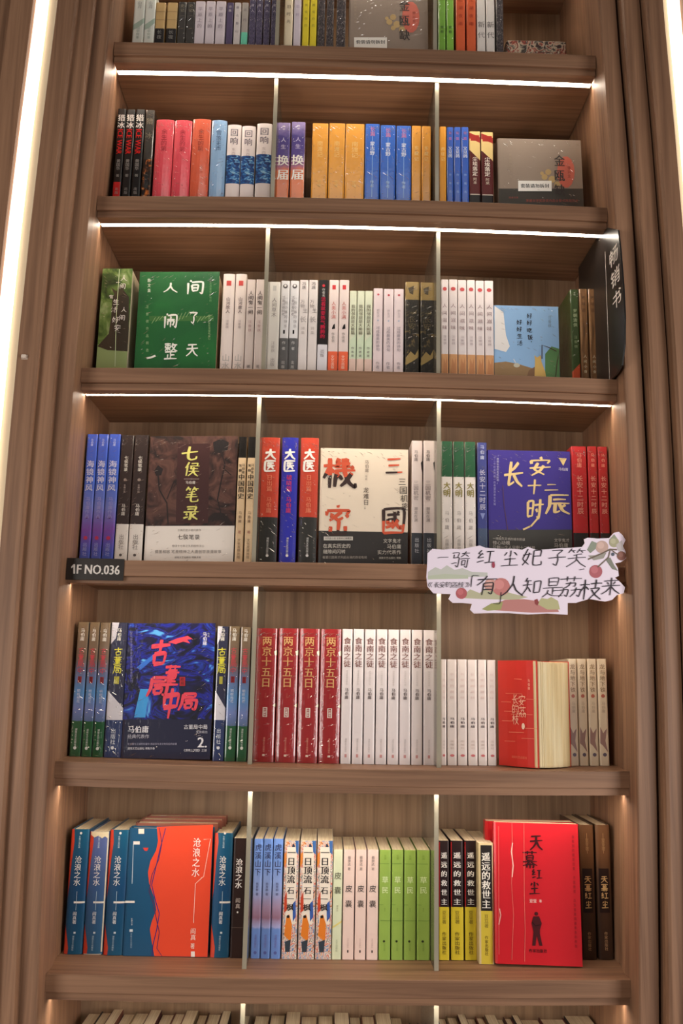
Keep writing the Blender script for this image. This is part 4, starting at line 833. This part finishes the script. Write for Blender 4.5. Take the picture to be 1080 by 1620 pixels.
D.line([(850, 900), (920, 870), (965, 848), (1000, 850)], 2.2/1, (120, 104, 90), 5); D.line([(965, 848), (955, 890), (900, 940)], 1.8, (120, 104, 90), 5); D.line([(965, 848), (1010, 880)], 1.6, (120, 104, 90), 5)
D.disc(978, 874, 9, (90, 96, 110), 5)
INK = (52, 46, 52)
for ch, x, y, s in (('一', 100, 890, 62), ('骑', 190, 903, 100), ('红', 322, 893, 98), ('尘', 447, 897, 96), ('妃', 562, 890, 106), ('子', 690, 890, 100), ('笑', 790, 892, 108), ('「', 262, 1012, 70), ('有', 326, 1035, 112), ('」', 382, 1102, 70), ('人', 462, 1038, 124), ('知', 560, 1040, 104), ('是', 668, 1046, 112), ('荔', 758, 1040, 124), ('枝', 862, 1055, 120), ('来', 968, 1040, 104)):
    D.hand(ch, x, y, s/S, INK, s*0.92/S, width=0.052, taper=0.35, layer=6, shear=0.16, rot=0.03)
for i, ch in enumerate('《长安的荔枝》'): D.hand(ch, 36+i*31, 1032, 33/S, INK, 32/S, width=0.07, taper=0.35, layer=6, shear=0.12)
D.disc(360, 930, 8, (170, 70, 90), 4, ry=16); D.line([(805, 955), (830, 950)], 1.4, (110, 100, 110), 4)
D.build('sign_print', sign)
for dx in (-0.10, 0.09): MB().add(box_vf(dx-0.012, dx+0.012, 0.0030, 0.0215, 0.028, 0.036, 0.001), mat((214, 208, 200))).build('foam_pad', sign)

# ================================================================== fifth shelf
GRN = grad('brown_sky_green_print', [(0.0, (24, 84, 44)), (0.262, (26, 88, 48)), (0.264, (90, 110, 150)), (0.36, (116, 132, 190)), (0.48, (84, 140, 196)), (0.62, (100, 110, 150)), (0.74, (112, 92, 78)), (1.0, (120, 98, 72))], 0.0, 0.226, 'wrap', 0.02)
_gs = [('b', -9999, 9999, GRN), ('t', '马伯庸', 994, 1014, (232, 226, 216), dict(k=0.55, bold=0.018)), ('t', '古董局中', 1024, 1066, (198, 66, 76), dict(k=0.95, brush=1, bw=0.09)), ('r', -0.35, 0.35, 1070, 1080, (150, 26, 36)), ('t', '鉴定', 1070, 1080, (70, 10, 14), TINY), ('t', '明眼梅花', 1090, 1112, (214, 220, 236), TINY), ('t', '湖南文艺出版社', 1152, 1180, (220, 226, 214), TINY), ('d', 0, 1183, 2.6, (226, 230, 220))]
spines('E', 'brown, blue and green spine with red brush title', [(108, 126, 984), (127, 143.5, 984.5), (144, 161.5, 985)], _gs, (90, 90, 90), 'wrap')
_bs = [('b', 1139, 9999, (38, 52, 96)), ('p', [(-1, 985), (-0.1, 985), (-0.4, 1010), (-1, 1020)], (206, 200, 208)), ('p', [(-1, 1092), (1, 1120), (1, 1139), (-1, 1139)], (214, 208, 214)), ('t', '马伯庸', 994, 1014, (232, 226, 216), dict(k=0.5, bold=0.018)), ('t', '古董局', 1024, 1066, (216, 206, 60), dict(k=0.9, brush=1, bw=0.1)), ('r', -0.3, 0.3, 1070, 1082, (176, 166, 60)), ('t', '出版社', 1152, 1178, (210, 214, 224), TINY), ('d', 0, 1183, 2.6, (226, 226, 230))]
spines('E', 'navy spine with yellow title left of the swirl cover', [(162.5, 190, 985)], _bs, (40, 40, 66), 'wrap', name='paperback_book')
SWIRL = art('blue_swirl_print', [(0.36, (8, 6, 26)), (0.46, (18, 14, 62)), (0.53, (26, 34, 150)), (0.57, (14, 12, 54)), (0.65, (30, 60, 170)), (0.72, (90, 170, 226))], (15, 15, 24), 2.6, 2.5, 'wrap', (0.0, 0.6, 0.0))
def _antique(D):
    D.quad(194, 986, 345, 1138, SWIRL, 1)
    D.poly([(222, 1090), (236, 1090), (230, 1135), (212, 1135)], (60, 150, 214), 2); D.poly([(216, 1056), (252, 1028), (246, 1040), (222, 1060)], (50, 110, 206), 2)
    R_ = (222, 66, 84)
    for ch, x, y, sx, sy in (('古', 253, 1033, 34, 46), ('董', 272, 1068, 27, 36), ('局', 250, 1086, 36, 34), ('中', 270, 1112, 32, 52), ('局', 298, 1110, 32, 30)): D.hand(ch, x, y, sx, R_, sy, width=0.15, layer=5, shear=0.1)
    D.poly([(266, 1016), (280, 1010), (297, 1006), (305, 1011), (296, 1012), (301, 1018), (290, 1015), (278, 1019)], R_, 4)
    D.quad(284, 1071, 293, 1085, (170, 30, 40), 4); D.vtext('终局', 288.5, 1072, 1084, (60, 8, 12), size=6, layer=5)
    D.vtext('马伯庸', 324, 1000, 1021, (232, 226, 236), size=7, bold=0.018); D.vtext('作品', 330, 1001, 1008, (200, 196, 210), size=4)
    D.vtext('文化秘辛当代传奇古董鉴定惊悚悬疑系列', 208, 1000, 1080, (130, 128, 180), size=4, layer=4)
    C = (230, 226, 230)
    D.htext('马伯庸', 203, 235, 1154, C, bold=0.02, layer=6); D.htext('经典代表作', 202, 236, 1165, (190, 186, 196), layer=6)
    D.htext('古董局中局', 291, 328, 1150, C, layer=6); D.htext('无奈阁出', 310, 328, 1158, (190, 186, 196), layer=6); D.htext('2.', 313, 327, 1174, C, bold=0.02, layer=6); D.htext('《清明上河图》之谜', 291, 327, 1187, C, layer=6)
    D.htext('在古董与江湖的较量中 揭秘百年来文物背后的故事', 202, 280, 1177, (160, 156, 176), layer=6); D.htext('湖南文艺出版社 博集天卷', 202, 245, 1184, C, layer=6)
faceout('E', 'dark blue swirl book with red brush title facing out, fifth shelf', [(199, 989), (340, 992), (333, 1200), (195, 1197)], _antique, (18, 16, 40), 'wrap', 0.032, band=(1138, (22, 22, 52), 'wrap'), spine=[(985, 1138, (50, 70, 140)), (1138, 1210, (36, 60, 110))])
spines('E', 'navy spine with yellow title right of the swirl cover', [(334.5, 353, 991)], _bs, (40, 40, 66), 'wrap')
spines('E', 'brown-blue-green spine with red title by divider', [(353.5, 371.5, 991), (372.5, 389.5, 992)], _gs, (90, 90, 90), 'wrap')
_rs = [('t', '两京十五日', 1006, 1088, (206, 158, 100), dict(k=0.58, bold=0.012)), ('t', '马伯庸', 1096, 1104, (170, 90, 70), TINY), ('p', [(0.72, 1030), (1, 1028), (1, 1036), (0.8, 1036)], (220, 196, 150)), ('p', [(0.7, 1116), (1, 1112), (1, 1118)], (220, 196, 150)),
       ('r', -0.22, -0.14, 1119, 1134, (230, 214, 200)), ('r', 0.14, 0.22, 1119, 1134, (230, 214, 200)), ('r', -0.22, 0.22, 1119, 1120, (230, 214, 200)), ('r', -0.22, 0.22, 1133, 1134, (230, 214, 200)), ('t', '珍藏版', 1121, 1132, (236, 220, 206), dict(k=0.2)), ('t', '湖南文艺出版社', 1166, 1190, (206, 130, 110), dict(k=0.2)), ('r', -0.12, 0.12, 1193, 1196, (226, 200, 180))]
spines('E', 'thick dark red hardcover with gold title', [(399.5, 432.5, 994), (433.5, 467, 994), (468, 501.5, 994.5), (502.5, 536.5, 995)], _rs, (146, 22, 25), 'wrap', True, bay='middle')
spines('E', 'white spine with dark brown title', [(537.5, 554.5, 995), (555.5, 573, 995), (574, 592, 995.5), (593, 611, 995.5), (612, 630, 996), (631, 649, 996), (650, 668, 996.5), (669, 687.5, 997)], [
    ('t', '食南之徒', 1008, 1056, (120, 74, 66), dict(k=0.72, bold=0.01)), ('t', '讲述美食的传奇', 1060, 1084, (196, 186, 182), TINY), ('t', '马伯庸', 1088, 1106, (96, 84, 84), dict(k=0.46, bold=0.02)), ('t', '湖南文艺出版社', 1168, 1190, (176, 166, 164), TINY), ('r', -0.2, 0.2, 1193, 1198, (196, 140, 136))], (220, 208, 206), 'gloss', bay='middle')
spines('E', 'short cream spine with pale pink title', [(697.5, 706.5, 1043), (707.5, 723, 1043), (724, 739.5, 1043), (740.5, 756, 1043.5), (757, 771, 1043.5), (772, 786, 1044)], [
    ('t', '长安的荔枝', 1062, 1108, (214, 190, 184), dict(k=0.5)), ('t', '马伯庸', 1134, 1152, (90, 80, 84), dict(k=0.5, bold=0.02)), ('t', '出版社', 1170, 1186, (196, 180, 170), TINY), ('d', 0, 1195, 2, (200, 110, 110))], (226, 212, 204), 'gloss', bay='right')
spines('E', 'short pale leaf-footed spine', [(902, 916.5, 1042), (917.5, 932, 1042), (933.5, 948.5, 1042), (949.5, 965, 1042)], [
    ('t', '龙与地下铁', 1050, 1096, (150, 116, 84), dict(k=0.6)), ('d', 0, 1101, 3, (196, 110, 90)), ('t', '马伯庸', 1110, 1128, (190, 166, 140), TINY), ('p', [(-0.8, 1150), (-0.2, 1160), (0.6, 1152), (0.2, 1172), (0.7, 1190), (-0.3, 1180), (-0.9, 1176)], (166, 130, 120)), ('d', 0, 1194, 3, (110, 96, 110))], (234, 214, 184), 'gloss', bay='right')
# well-thumbed red book standing ajar on the fifth shelf
_c0 = at(789, 1206, 0.088); _c1 = at(852.5, 1217.5, 0.030); _c2 = at(903, 1214, 0.072)
_zs = shelf_z('E', _c1.x)+0.0006; _zs = max(_zs, shelf_z('E', _c2.x)+0.0008); _H = at(789, 1045, 0.088).z-_zs
rb = obj('paperback_book', None, loc=(_c0.x, _c0.y, _zs)); tag(rb, 'well-thumbed red paperback standing ajar with swollen yellow pages, fifth shelf', 'book')
_v1 = Vector((_c1.x-_c0.x, _c1.y-_c0.y)); _v2 = Vector((_c2.x-_c0.x, _c2.y-_c0.y))
_dir = _v1.normalized(); _nr = Vector((-_dir.y, _dir.x))
_path = [(0.010, 0.006), (0.002, 0.004), (0, 0.0)] + [tuple(_v1*k + _nr*(-0.0035*math.sin(pi*k))) for k in (0.05, 0.25, 0.5, 0.75, 1.0)]
obj('cover', shell_mesh('cover', _path, 0.0008, 0, _H, mat((206, 50, 40), 'gloss')), rb)
random.seed(4)
PG2 = art('yellowed_pages', [(0.3, (186, 160, 110)), (0.5, (222, 198, 150)), (0.7, (236, 222, 184))], (40, 40, 3), 0.3, 3, 'matte')
_sp = Vector((0.012, 0.004)); NP = 44; prev = None
for sgm in range(4):
    V, F = [], []
    for i in range(12):
        k = (sgm*11+i)/44.0; e = _v1.lerp(_v2, k)*1.0 + Vector((0.0, -0.010*math.sin(pi*k))); e = e + Vector((0.0008*((i % 2)*2-1) + random.uniform(-.0006, .0006), random.uniform(-0.0016, 0.0008))); e = e - e.normalized()*(0.004 if k < 0.1 else 0.002)
        s0 = _sp + Vector((0.016*k, 0.004*k)) + _nr*0.0016; d_ = 0.0006*random.random()
        V += [(s0.x, s0.y, 0.0006), (e.x, e.y, 0.0006+d_), (s0.x, s0.y, _H-0.001), (e.x, e.y, _H-0.001-d_-0.002*math.sin(pi*k))]
    for i in range(11):
        a = 4*i; b = a+4; F += [(a+1, b+1, b+3, a+3), (a+2, a+3, b+3, b+2), (a, b, b+1, a+1)]
    F += [(0, 1, 3, 2), (44, 46, 47, 45)]
    obj('page_block', mesh('page_block', V, F, PG2), rb)
_sm = _v2 + Vector((0.001, 0.002)); obj('back_cover', shell_mesh('back_cover', [(0.028, 0.016), tuple(_sm)], 0.0008, 0, _H, mat((206, 50, 40), 'gloss')), rb)
def _on_cover(px, py):
    t = (px-789)/(852.5-789); p = _c0.lerp(_c1, t); q = at(px, py, p.y); return t*_v1.length, q.z-_zs
class Slant(Dec):
    def pos(s, u, z, e):
        q = _dir*u - _nr*(0.0035*math.sin(pi*min(max(u/_v1.length, 0), 1)) + e + 0.0003); return (q.x, q.y, z)
D = Slant(_on_cover); D.cuts = None
PK = (240, 190, 160)
for i, ch in enumerate('长的枝'): D.hand(ch, 819, 1106+i*16, 13, PK, 17, width=0.07)
for i, ch in enumerate('安荔'): D.hand(ch, 830, 1108+i*18, 14, PK, 18, width=0.07)
D.disc(831, 1149, 2.4, (244, 206, 180), 3, ry=5); D.vtext('马伯庸', 840.5, 1074, 1092, PK, size=4)
for (xa, xb, y) in ((818, 830, 1074), (803, 830, 1097), (836, 850, 1106), (795, 812, 1110), (800, 826, 1125), (796, 815, 1140), (834, 851, 1152), (808, 832, 1158), (800, 818, 1172), (812, 845, 1130), (828, 848, 1168)): D.line([(xa, y), (xb, y+0.8)], 0.7, (226, 130, 100), 2)
D.htext('湖南文艺出版社', 812, 836, 1197, (226, 120, 90), layer=3, y1=1199)
D.build('cover_print', rb)

# ================================================================== sixth shelf
TEAL = grad('teal_spine_print', [(0.0, (26, 80, 110)), (0.5, (28, 72, 112)), (1.0, (24, 88, 116))], 0.0, 0.22, 'gloss', 0.05)
_cs = [('b', -9999, 9999, TEAL), ('p', [(-1, 1312), (-0.66, 1312), (-0.56, 1332), (-0.74, 1362), (-0.84, 1400), (-1, 1424)], (206, 66, 44)), ('p', [(-1, 1462), (-0.75, 1480), (-0.5, 1500), (-0.55, 1520), (-1, 1525)], (206, 66, 44)),
       ('d', 0.1, 1318, 2, WHT), ('t', '长篇小说经典', 1322, 1342, (190, 206, 214), dict(k=0.2)), ('t', '沧浪之水', 1354, 1402, (240, 236, 232), dict(k=0.5, bold=0.0)), ('r', 0.06, 0.10, 1410, 1440, (180, 200, 210)), ('r', -0.2, 0.96, 1426, 1429, (232, 224, 214)), ('t', '阎真著', 1442, 1462, (226, 226, 226), dict(k=0.26)), ('r', 0.0, 0.22, 1474, 1477, (206, 214, 218)), ('t', '湖南文艺出版社', 1480, 1504, (170, 190, 204), dict(k=0.16))]
spines('F', 'teal hardcover with white title, first at the left end', [(97, 127, 1312)], _cs, (30, 80, 112), 'gloss', True, depth=0.145)
FADE = grad('faded_blue_spine_print', [(0.0, (44, 92, 124)), (0.5, (62, 92, 138)), (0.85, (92, 104, 156)), (1.0, (150, 148, 166))], 0.0, 0.22, 'gloss', 0.12)
spines('F', 'faded worn blue hardcover with frayed pale edges', [(127.5, 159, 1316)], [('b', -9999, 9999, FADE)] + _cs[1:] + [('r', 0.86, 0.98, 1322, 1506, (214, 200, 172)), ('p', [(-0.9, 1316), (0.96, 1316), (0.96, 1327), (0.6, 1323), (0.3, 1326), (-0.1, 1322), (-0.5, 1325), (-0.9, 1321)], (220, 204, 170)), ('r', -0.9, 0.9, 1509, 9999, (200, 180, 160))], (70, 96, 140), 'gloss', True, depth=0.145)
spines('F', 'teal hardcover with white title against the orange cover', [(160, 191.5, 1313)], _cs, (30, 80, 112), 'gloss', True, depth=0.145)
def _cang(D):
    O = (222, 72, 44)
    wav = [(248, 1308), (250, 1330), (247, 1345), (238, 1362), (234, 1380), (236, 1398), (244, 1420), (247, 1440), (240, 1458), (237, 1470), (240, 1490), (244, 1512), (244, 1530)]
    D.poly(wav + [(345, 1530), (345, 1305)], O, 1)
    D.quad(190, 1305, 248, 1530, TEAL, 1) if False else None
    D.line([(262, 1310), (254, 1340), (247, 1370), (240, 1400), (246, 1425), (252, 1445), (248, 1470), (242, 1495), (240, 1520)], 1.4, (70, 40, 110), 3)
    D.line([(252, 1310), (256, 1335), (251, 1360), (240, 1385), (236, 1410), (243, 1430), (247, 1452), (252, 1475), (248, 1500), (256, 1520)], 1.2, (90, 44, 84), 3)
    D.vtext('沧浪之水', 312, 1325, 1388, (240, 228, 220), size=13, x1=309)
    P = (240, 206, 190)
    D.line([(322, 1328), (333, 1327), (322, 1387), (318, 1389)], 0.8, P, 3); D.line([(320, 1388), (309, 1398), (306, 1460)], 0.8, P, 3)
    D.vtext('阎真', 305.5, 1468, 1488, (238, 214, 200), size=9); D.vtext('著', 304.5, 1491, 1502, (238, 214, 200), size=7); D.quad(302, 1505, 308, 1516, (232, 216, 206), 3)
    D.quad(219, 1311, 228, 1319, (226, 214, 196), 3); D.quad(211, 1331, 221, 1336, (226, 214, 206), 3); D.line([(211, 1335), (209, 1398)], 0.9, (190, 206, 216), 3)
    D.poly([(226, 1341), (235, 1341), (233, 1346), (229, 1346)], (206, 60, 50), 3); D.quad(197, 1425, 213, 1428.5, (232, 224, 214), 3)
    D.vtext('长篇小说', 208.5, 1452, 1464, (226, 226, 226), size=3, layer=3); D.quad(205, 1470, 210, 1474, (206, 214, 218), 3); D.vtext('湖南文艺出版社', 207.5, 1476, 1500, (150, 176, 196), size=3, layer=3)
faceout('F', 'orange-red and teal book facing out in front of three copies, sixth shelf', [(203, 1311), (336, 1311), (329, 1517), (194, 1514)], _cang, (28, 78, 112), 'gloss', 0.028, hard=True, name='hardcover_book')
_fx = [at(203, 1311, 0.105).x, at(336, 1311, 0.105).x]
for i in range(3):
    y0 = 0.105+0.0295*(i+1); ww = _fx[1]-_fx[0]; z = shelf_z('F', _fx[0])+0.0008; hh = 0.209+0.002*i
    o = obj('hardcover_book', None, loc=(_fx[0]+0.006+0.004*i, y0, z)); tag(o, 'teal and orange copy behind the facing-out book, %s from the front' % ('first', 'second', 'third')[i], 'book', 'copies behind the facing-out teal book')
    t = 0.0018; th = 0.027
    path = [(0, 0), (ww, 0)]
    obj('cover', shell_mesh('cover', [(ww, 0), (0.004, 0), (0, 0.004), (0, th-0.004), (0.004, th), (ww, th)][::-1], t, 0, hh, mat((140, 84, 70), 'gloss')), o)
    MB().add(box_vf(0.004, ww-0.003, t*1.1, th-t*1.1, 0.003, hh-0.0012), PAGEY).build('page_block', o)
    pp = MB(); pp.add(box_vf(ww*0.42, ww-0.002, -0.0003, 0.0016, hh+0.00005, hh+0.0004), mat((200, 70, 50), 'gloss')); pp.add(box_vf(ww*0.16, ww*0.25, -0.0003, 0.0016, hh+0.00005, hh+0.0004), mat((220, 210, 200), 'gloss')); pp.build('cover_print', o)
spines('F', 'teal hardcover with white title right of the orange cover', [(330, 360.5, 1318)], _cs, (30, 80, 112), 'gloss', True, depth=0.145)
spines('F', 'near-black brown book with bold white title', [(361.5, 382, 1326)], [
    ('t', '沧浪之水', 1358, 1406, (236, 230, 224), dict(k=0.62, bold=0.018)), ('t', '阎真', 1420, 1438, (196, 180, 170), dict(k=0.4)), ('d', 0, 1443, 1.4, WHT), ('r', -1, 1, 1467, 1468, (90, 74, 66))], (46, 30, 27), depth=0.138)
LB = grad('pale_blue_rose_print', [(0.0, (108, 140, 204)), (0.24, (110, 142, 206)), (0.26, (170, 170, 214)), (0.33, (150, 110, 130)), (0.42, (164, 138, 166)), (0.55, (150, 166, 214)), (0.8, (120, 154, 220)), (1.0, (116, 152, 224))], 0.0, 0.195, 'gloss', 0.06)
spines('F', 'pale blue slim book with dark title', [(394.5, 409.5, 1327), (410, 425.5, 1327), (426, 442, 1327)], [
    ('b', -9999, 9999, LB), ('t', '虎溪山下', 1334, 1386, (60, 62, 96), dict(k=0.82, wd=0.9)), ('t', '熊育群', 1396, 1410, (80, 80, 120), TINY), ('t', '著', 1412, 1417, (80, 80, 120), TINY), ('t', '花城出版社', 1478, 1500, (120, 110, 170), TINY), ('d', 0, 1507, 2.4, (90, 96, 160))], (130, 156, 214), bay='middle')
spines('F', 'thick book with crowd of small colourful figures', [(443.5, 468, 1330), (469.5, 496, 1330), (497, 523, 1330)], [
    ('b', -9999, 9999, CROWD), ('r', -0.62, 0.72, 1340, 1462, (232, 218, 202)), ('p', [(-0.7, 1480), (-0.5, 1452), (-0.1, 1446), (0.3, 1462), (0.2, 1490)], (220, 124, 44)), ('p', [(-0.6, 1490), (0.2, 1486), (0.1, 1506), (-0.5, 1506)], (52, 62, 72)), ('d', -0.25, 1450, 2.4, (40, 32, 30)), ('p', [(0.3, 1430), (0.7, 1424), (0.8, 1450), (0.4, 1458)], (58, 90, 160)), ('p', [(-0.8, 1420), (-0.5, 1410), (-0.4, 1440), (-0.8, 1444)], (196, 70, 44)), ('p', [(-1, 1352), (-0.66, 1346), (-0.66, 1366), (-1, 1372)], (220, 130, 50)), ('p', [(0.5, 1330), (0.95, 1330), (0.95, 1352), (0.6, 1348)], (60, 100, 160)),
    ('t', '一日顶流', 1342, 1398, (36, 32, 32), dict(k=0.66, bold=0.022)), ('t', '石一枫', 1402, 1442, (40, 34, 34), dict(k=0.5, bold=0.018))], (232, 220, 206), depth=0.14, bay='middle')
spines('F', 'pale green slim book with thin black title', [(523.5, 539, 1344)], [
    ('t', '皮囊', 1374, 1420, (80, 76, 60), dict(k=0.8, bold=0.0)), ('t', '蔡崇达', 1432, 1442, (150, 150, 120), TINY), ('p', [(-1, 1466), (1, 1456), (1, 1459), (-1, 1469)], (222, 206, 120)), ('t', '文艺出版社', 1486, 1506, (150, 160, 130), TINY)], (214, 218, 184), bay='middle')
spines('F', 'pale pink book with black title', [(540, 558.5, 1344), (559.5, 577.5, 1344), (578.5, 597, 1344)], [
    ('t', '蔡崇达', 1354, 1370, (130, 110, 106), dict(k=0.34)), ('t', '著', 1372, 1377, (110, 90, 86), TINY), ('t', '皮囊', 1394, 1442, (52, 44, 44), dict(k=0.66, bold=-0.002)), ('t', '文艺出版社', 1484, 1500, (190, 160, 154), TINY), ('r', -0.12, 0.12, 1503, 1507, (60, 44, 44))], (230, 202, 190), bay='middle')
spines('F', 'light green book with white title', [(598, 617, 1344.5), (618, 637, 1344.5), (638, 657.5, 1345), (658.5, 680, 1345)], [
    ('t', '长篇', 1352, 1360, (110, 140, 50), TINY), ('t', '草民', 1384, 1416, (222, 232, 180), dict(k=0.6, bold=0.0)), ('t', '蔡崇达', 1436, 1442, (96, 120, 50), TINY), ('r', -1, 0.7, 1366, 1366.8, (110, 140, 60)), ('r', -0.8, 1, 1456, 1456.8, (110, 140, 60)), ('r', -1, -0.3, 1431, 1431.8, (110, 140, 60)), ('d', -0.1, 1489, 1.8, (40, 50, 24)), ('t', '文艺出版', 1492, 1504, (110, 140, 60), TINY)], (144, 172, 78), bay='middle')
_ys = [('b', 1435, 9999, (214, 190, 50)), ('r', -1.0, -0.84, 1332, 1435, (176, 32, 36)), ('t', '遥远的救世主', 1346, 1434, (240, 234, 226), dict(k=0.62, bold=0.018)), ('t', '豆豆著', 1440, 1462, (120, 100, 40), dict(k=0.4, bold=0)), ('t', '作家出版社', 1474, 1510, (110, 92, 30), dict(k=0.42, bold=0.01))]
spines('F', 'yellow book with black title panel and white characters', [(694, 711, 1330), (713, 734, 1330), (735.5, 755, 1330)], _ys, (40, 24, 24), 'gloss', bay='right')
spines('F', 'yellow book with black title panel pulled forward', [(757.5, 782.5, 1334)], [('b', -9999, 9999, (206, 184, 140)), ('r', -0.7, 0.8, 1337, 1441, (36, 30, 28)), ('r', -0.7, 0.8, 1441, 9999, (204, 180, 60)), ('t', '遥远的救世主', 1348, 1438, (234, 226, 214), dict(k=0.6, bold=0.022)), ('t', '豆豆著', 1446, 1468, (120, 100, 40), dict(k=0.34, bold=0)), ('t', '作家出版社', 1480, 1512, (110, 92, 30), dict(k=0.34, bold=0.01))], (206, 184, 140), 'gloss', bay='right', dy=-0.022)
def _tian(D):
    K = (58, 16, 20)
    for ch, x, y, sx, sy in (('天', 848, 1334, 22, 26), ('幕', 838, 1362, 25, 27), ('红', 849, 1386, 17, 18), ('尘', 845, 1407, 18, 20)): D.hand(ch, x, y, sx, K, sy, width=0.14, layer=5, thin=0.6)
    D.htext('豆豆', 837, 848, 1427, (240, 214, 204), bold=0.018, layer=5); D.htext('著', 852, 856, 1427, (240, 214, 204), layer=5)
    P = (70, 22, 26)
    D.disc(847.5, 1447, 3, P, 4); D.poly([(843, 1451), (852, 1451), (856, 1462), (853, 1472), (853, 1478), (857, 1497), (852, 1497), (848, 1480), (846, 1497), (841, 1497), (843, 1476), (842, 1470), (840, 1462)], P, 4); D.line([(841, 1460), (846, 1466), (854, 1464)], 1.4, (40, 10, 12), 5)
    D.htext('作家出版社', 836, 864, 1505, P, bold=0.02, layer=4)
    D.vtext('我看到的都是因果 不是奇迹 众生皆是因缘和合的存在', 905, 1322, 1500, (120, 20, 28), size=4, layer=4, x1=909)
    for pts in ([(810, 1304), (811, 1360), (809, 1400), (812, 1450), (809, 1520)], [(829, 1304), (829, 1420), (830, 1470), (829, 1522)], [(789, 1310), (789, 1512)]): D.line(pts, 0.8, (226, 110, 100), 3)
    D.line([(811, 1336), (809, 1350), (812, 1372), (810, 1390)], 1.5, (240, 190, 176), 3); D.line([(790, 1440), (792, 1450), (789, 1465)], 1.2, (240, 190, 176), 3)
_fr = faceout('F', 'worn red paperback with black title leaning out, right bay of sixth shelf', [(778, 1305), (911, 1304), (921, 1525), (786, 1520)], _tian, (196, 30, 40), 'gloss', 0.02, Y=0.072)
_fr.location.z += 0.002; _fr.rotation_euler = (math.radians(-2.6), 0, math.radians(-4.5))
_rx0, _rx1 = at(768, 1310, 0.115).x, at(908, 1310, 0.115).x
_z = max(shelf_z('F', _rx0), shelf_z('F', _rx1))+0.0008
_rb = obj('paperback_book', None, loc=(_rx0, 0.118, _z)); tag(_rb, 'red paperback standing hidden behind the worn red one, sixth shelf', 'book'); _w = _rx1-_rx0; _hh = at(840, 1300, 0.118).z-_z
obj('cover', shell_mesh('cover', [(_w, 0), (0.004, 0), (0, 0.004), (0, 0.021), (0.004, 0.025), (_w, 0.025)][::-1], 0.0008, 0, _hh, mat((176, 26, 32), 'gloss')), _rb)
MB().add(box_vf(0.003, _w-0.0008, 0.001, 0.024, 0.0004, _hh-0.0004), PAGEY).build('page_block', _rb)
BRN = grad('bronze_spine_print', [(0.0, (62, 42, 32)), (0.6, (84, 56, 38)), (0.8, (118, 80, 52)), (1.0, (110, 76, 50))], 0.0, 0.215, 'gloss', 0.06)
spines('F', 'brown hardcover with dark panel and gilt title', [(922, 946, 1305), (948.5, 972.5, 1305)], [
    ('b', -9999, 9999, BRN), ('r', -0.72, 0.66, 1374, 1444, (40, 24, 22)), ('t', '天幕红尘', 1384, 1438, (216, 176, 120), dict(k=0.5, bold=0.01, brush=1, bw=0.12)), ('t', '豆豆著', 1326, 1346, (170, 130, 90), TINY), ('r', -0.03, 0.03, 1318, 1350, (180, 140, 100)), ('t', '作家出版社', 1474, 1504, (190, 150, 110), dict(k=0.28))], (84, 56, 38), 'gloss', True, bay='right')

# ================================================================== bottom shelf: only the tops of the books show
_G = [('left', [135, 156, 175, 192, 211, 235, 254, 274, 293, 313, 328, 351, 366], 1596), ('middle', [404, 428, 454, 478, 504, 530, 555, 573, 596, 621, 639], 1597), ('middle', [641, 651, 667], 1606), ('right', [697, 710, 728, 742, 757, 772, 790, 802, 816, 827, 859, 900, 941], 1597)]
_gc = [(96, 44, 40), (60, 50, 46), (110, 62, 48), (44, 46, 84), (140, 116, 84), (84, 40, 40), (50, 44, 44), (120, 70, 54), (150, 130, 104), (70, 52, 44), (92, 54, 46), (58, 44, 42), (104, 80, 60)]
_gw = ['maroon', 'charcoal', 'rust-brown', 'navy', 'tan', 'oxblood', 'near-black', 'russet', 'sand', 'umber', 'cedar', 'dark brown', 'taupe']
for bay, xs, yb in _G:
    for i in range(len(xs)-1):
        f0 = 540+(xs[i]-540)*1.065; f1 = 540+(xs[i+1]-540)*1.065; c = _gc[(i+(3 if bay == 'right' else 0)) % 13]; nm_ = _gw[(i+(3 if bay == 'right' else 0)) % 13]
        ex = 'short ' if yb > 1600 else ''
        nn = len(xs)-1
        spines('G', '%s%s book seen from above, %s' % (ex, nm_, nth(i, nn)), [(f0+0.3, f1-0.5, 0)], [('t', '小说选', 1700, 1760, (200, 190, 176), SM)], c, 'matte', bay=bay, h=0.196+0.004*((i*7) % 3) - (0.012 if ex else 0), hard=(i % 3 == 1), depth=0.14, group='books on the bottom shelf')

# small white peg on the left-hand moulding
_k = at(38, 564, -0.075); pg = obj('adhesive_peg', None, loc=(_k.x, -0.0721, _k.z)); tag(pg, 'small white plastic peg stuck on the left moulding', 'peg')
V_, F_ = box_vf(-0.004, 0.004, -0.006, -0.0001, -0.003, 0.003, 0.0008); obj('peg', mesh('peg', V_, F_, mat((226, 206, 190), 'gloss')), pg)
V_, F_ = box_vf(-0.0052, 0.0052, -0.0001, 0.0001, -0.004, 0.004); obj('adhesive_pad', mesh('adhesive_pad', V_, F_, mat((196, 176, 160))), pg)

bpy.data.objects.remove(_to)
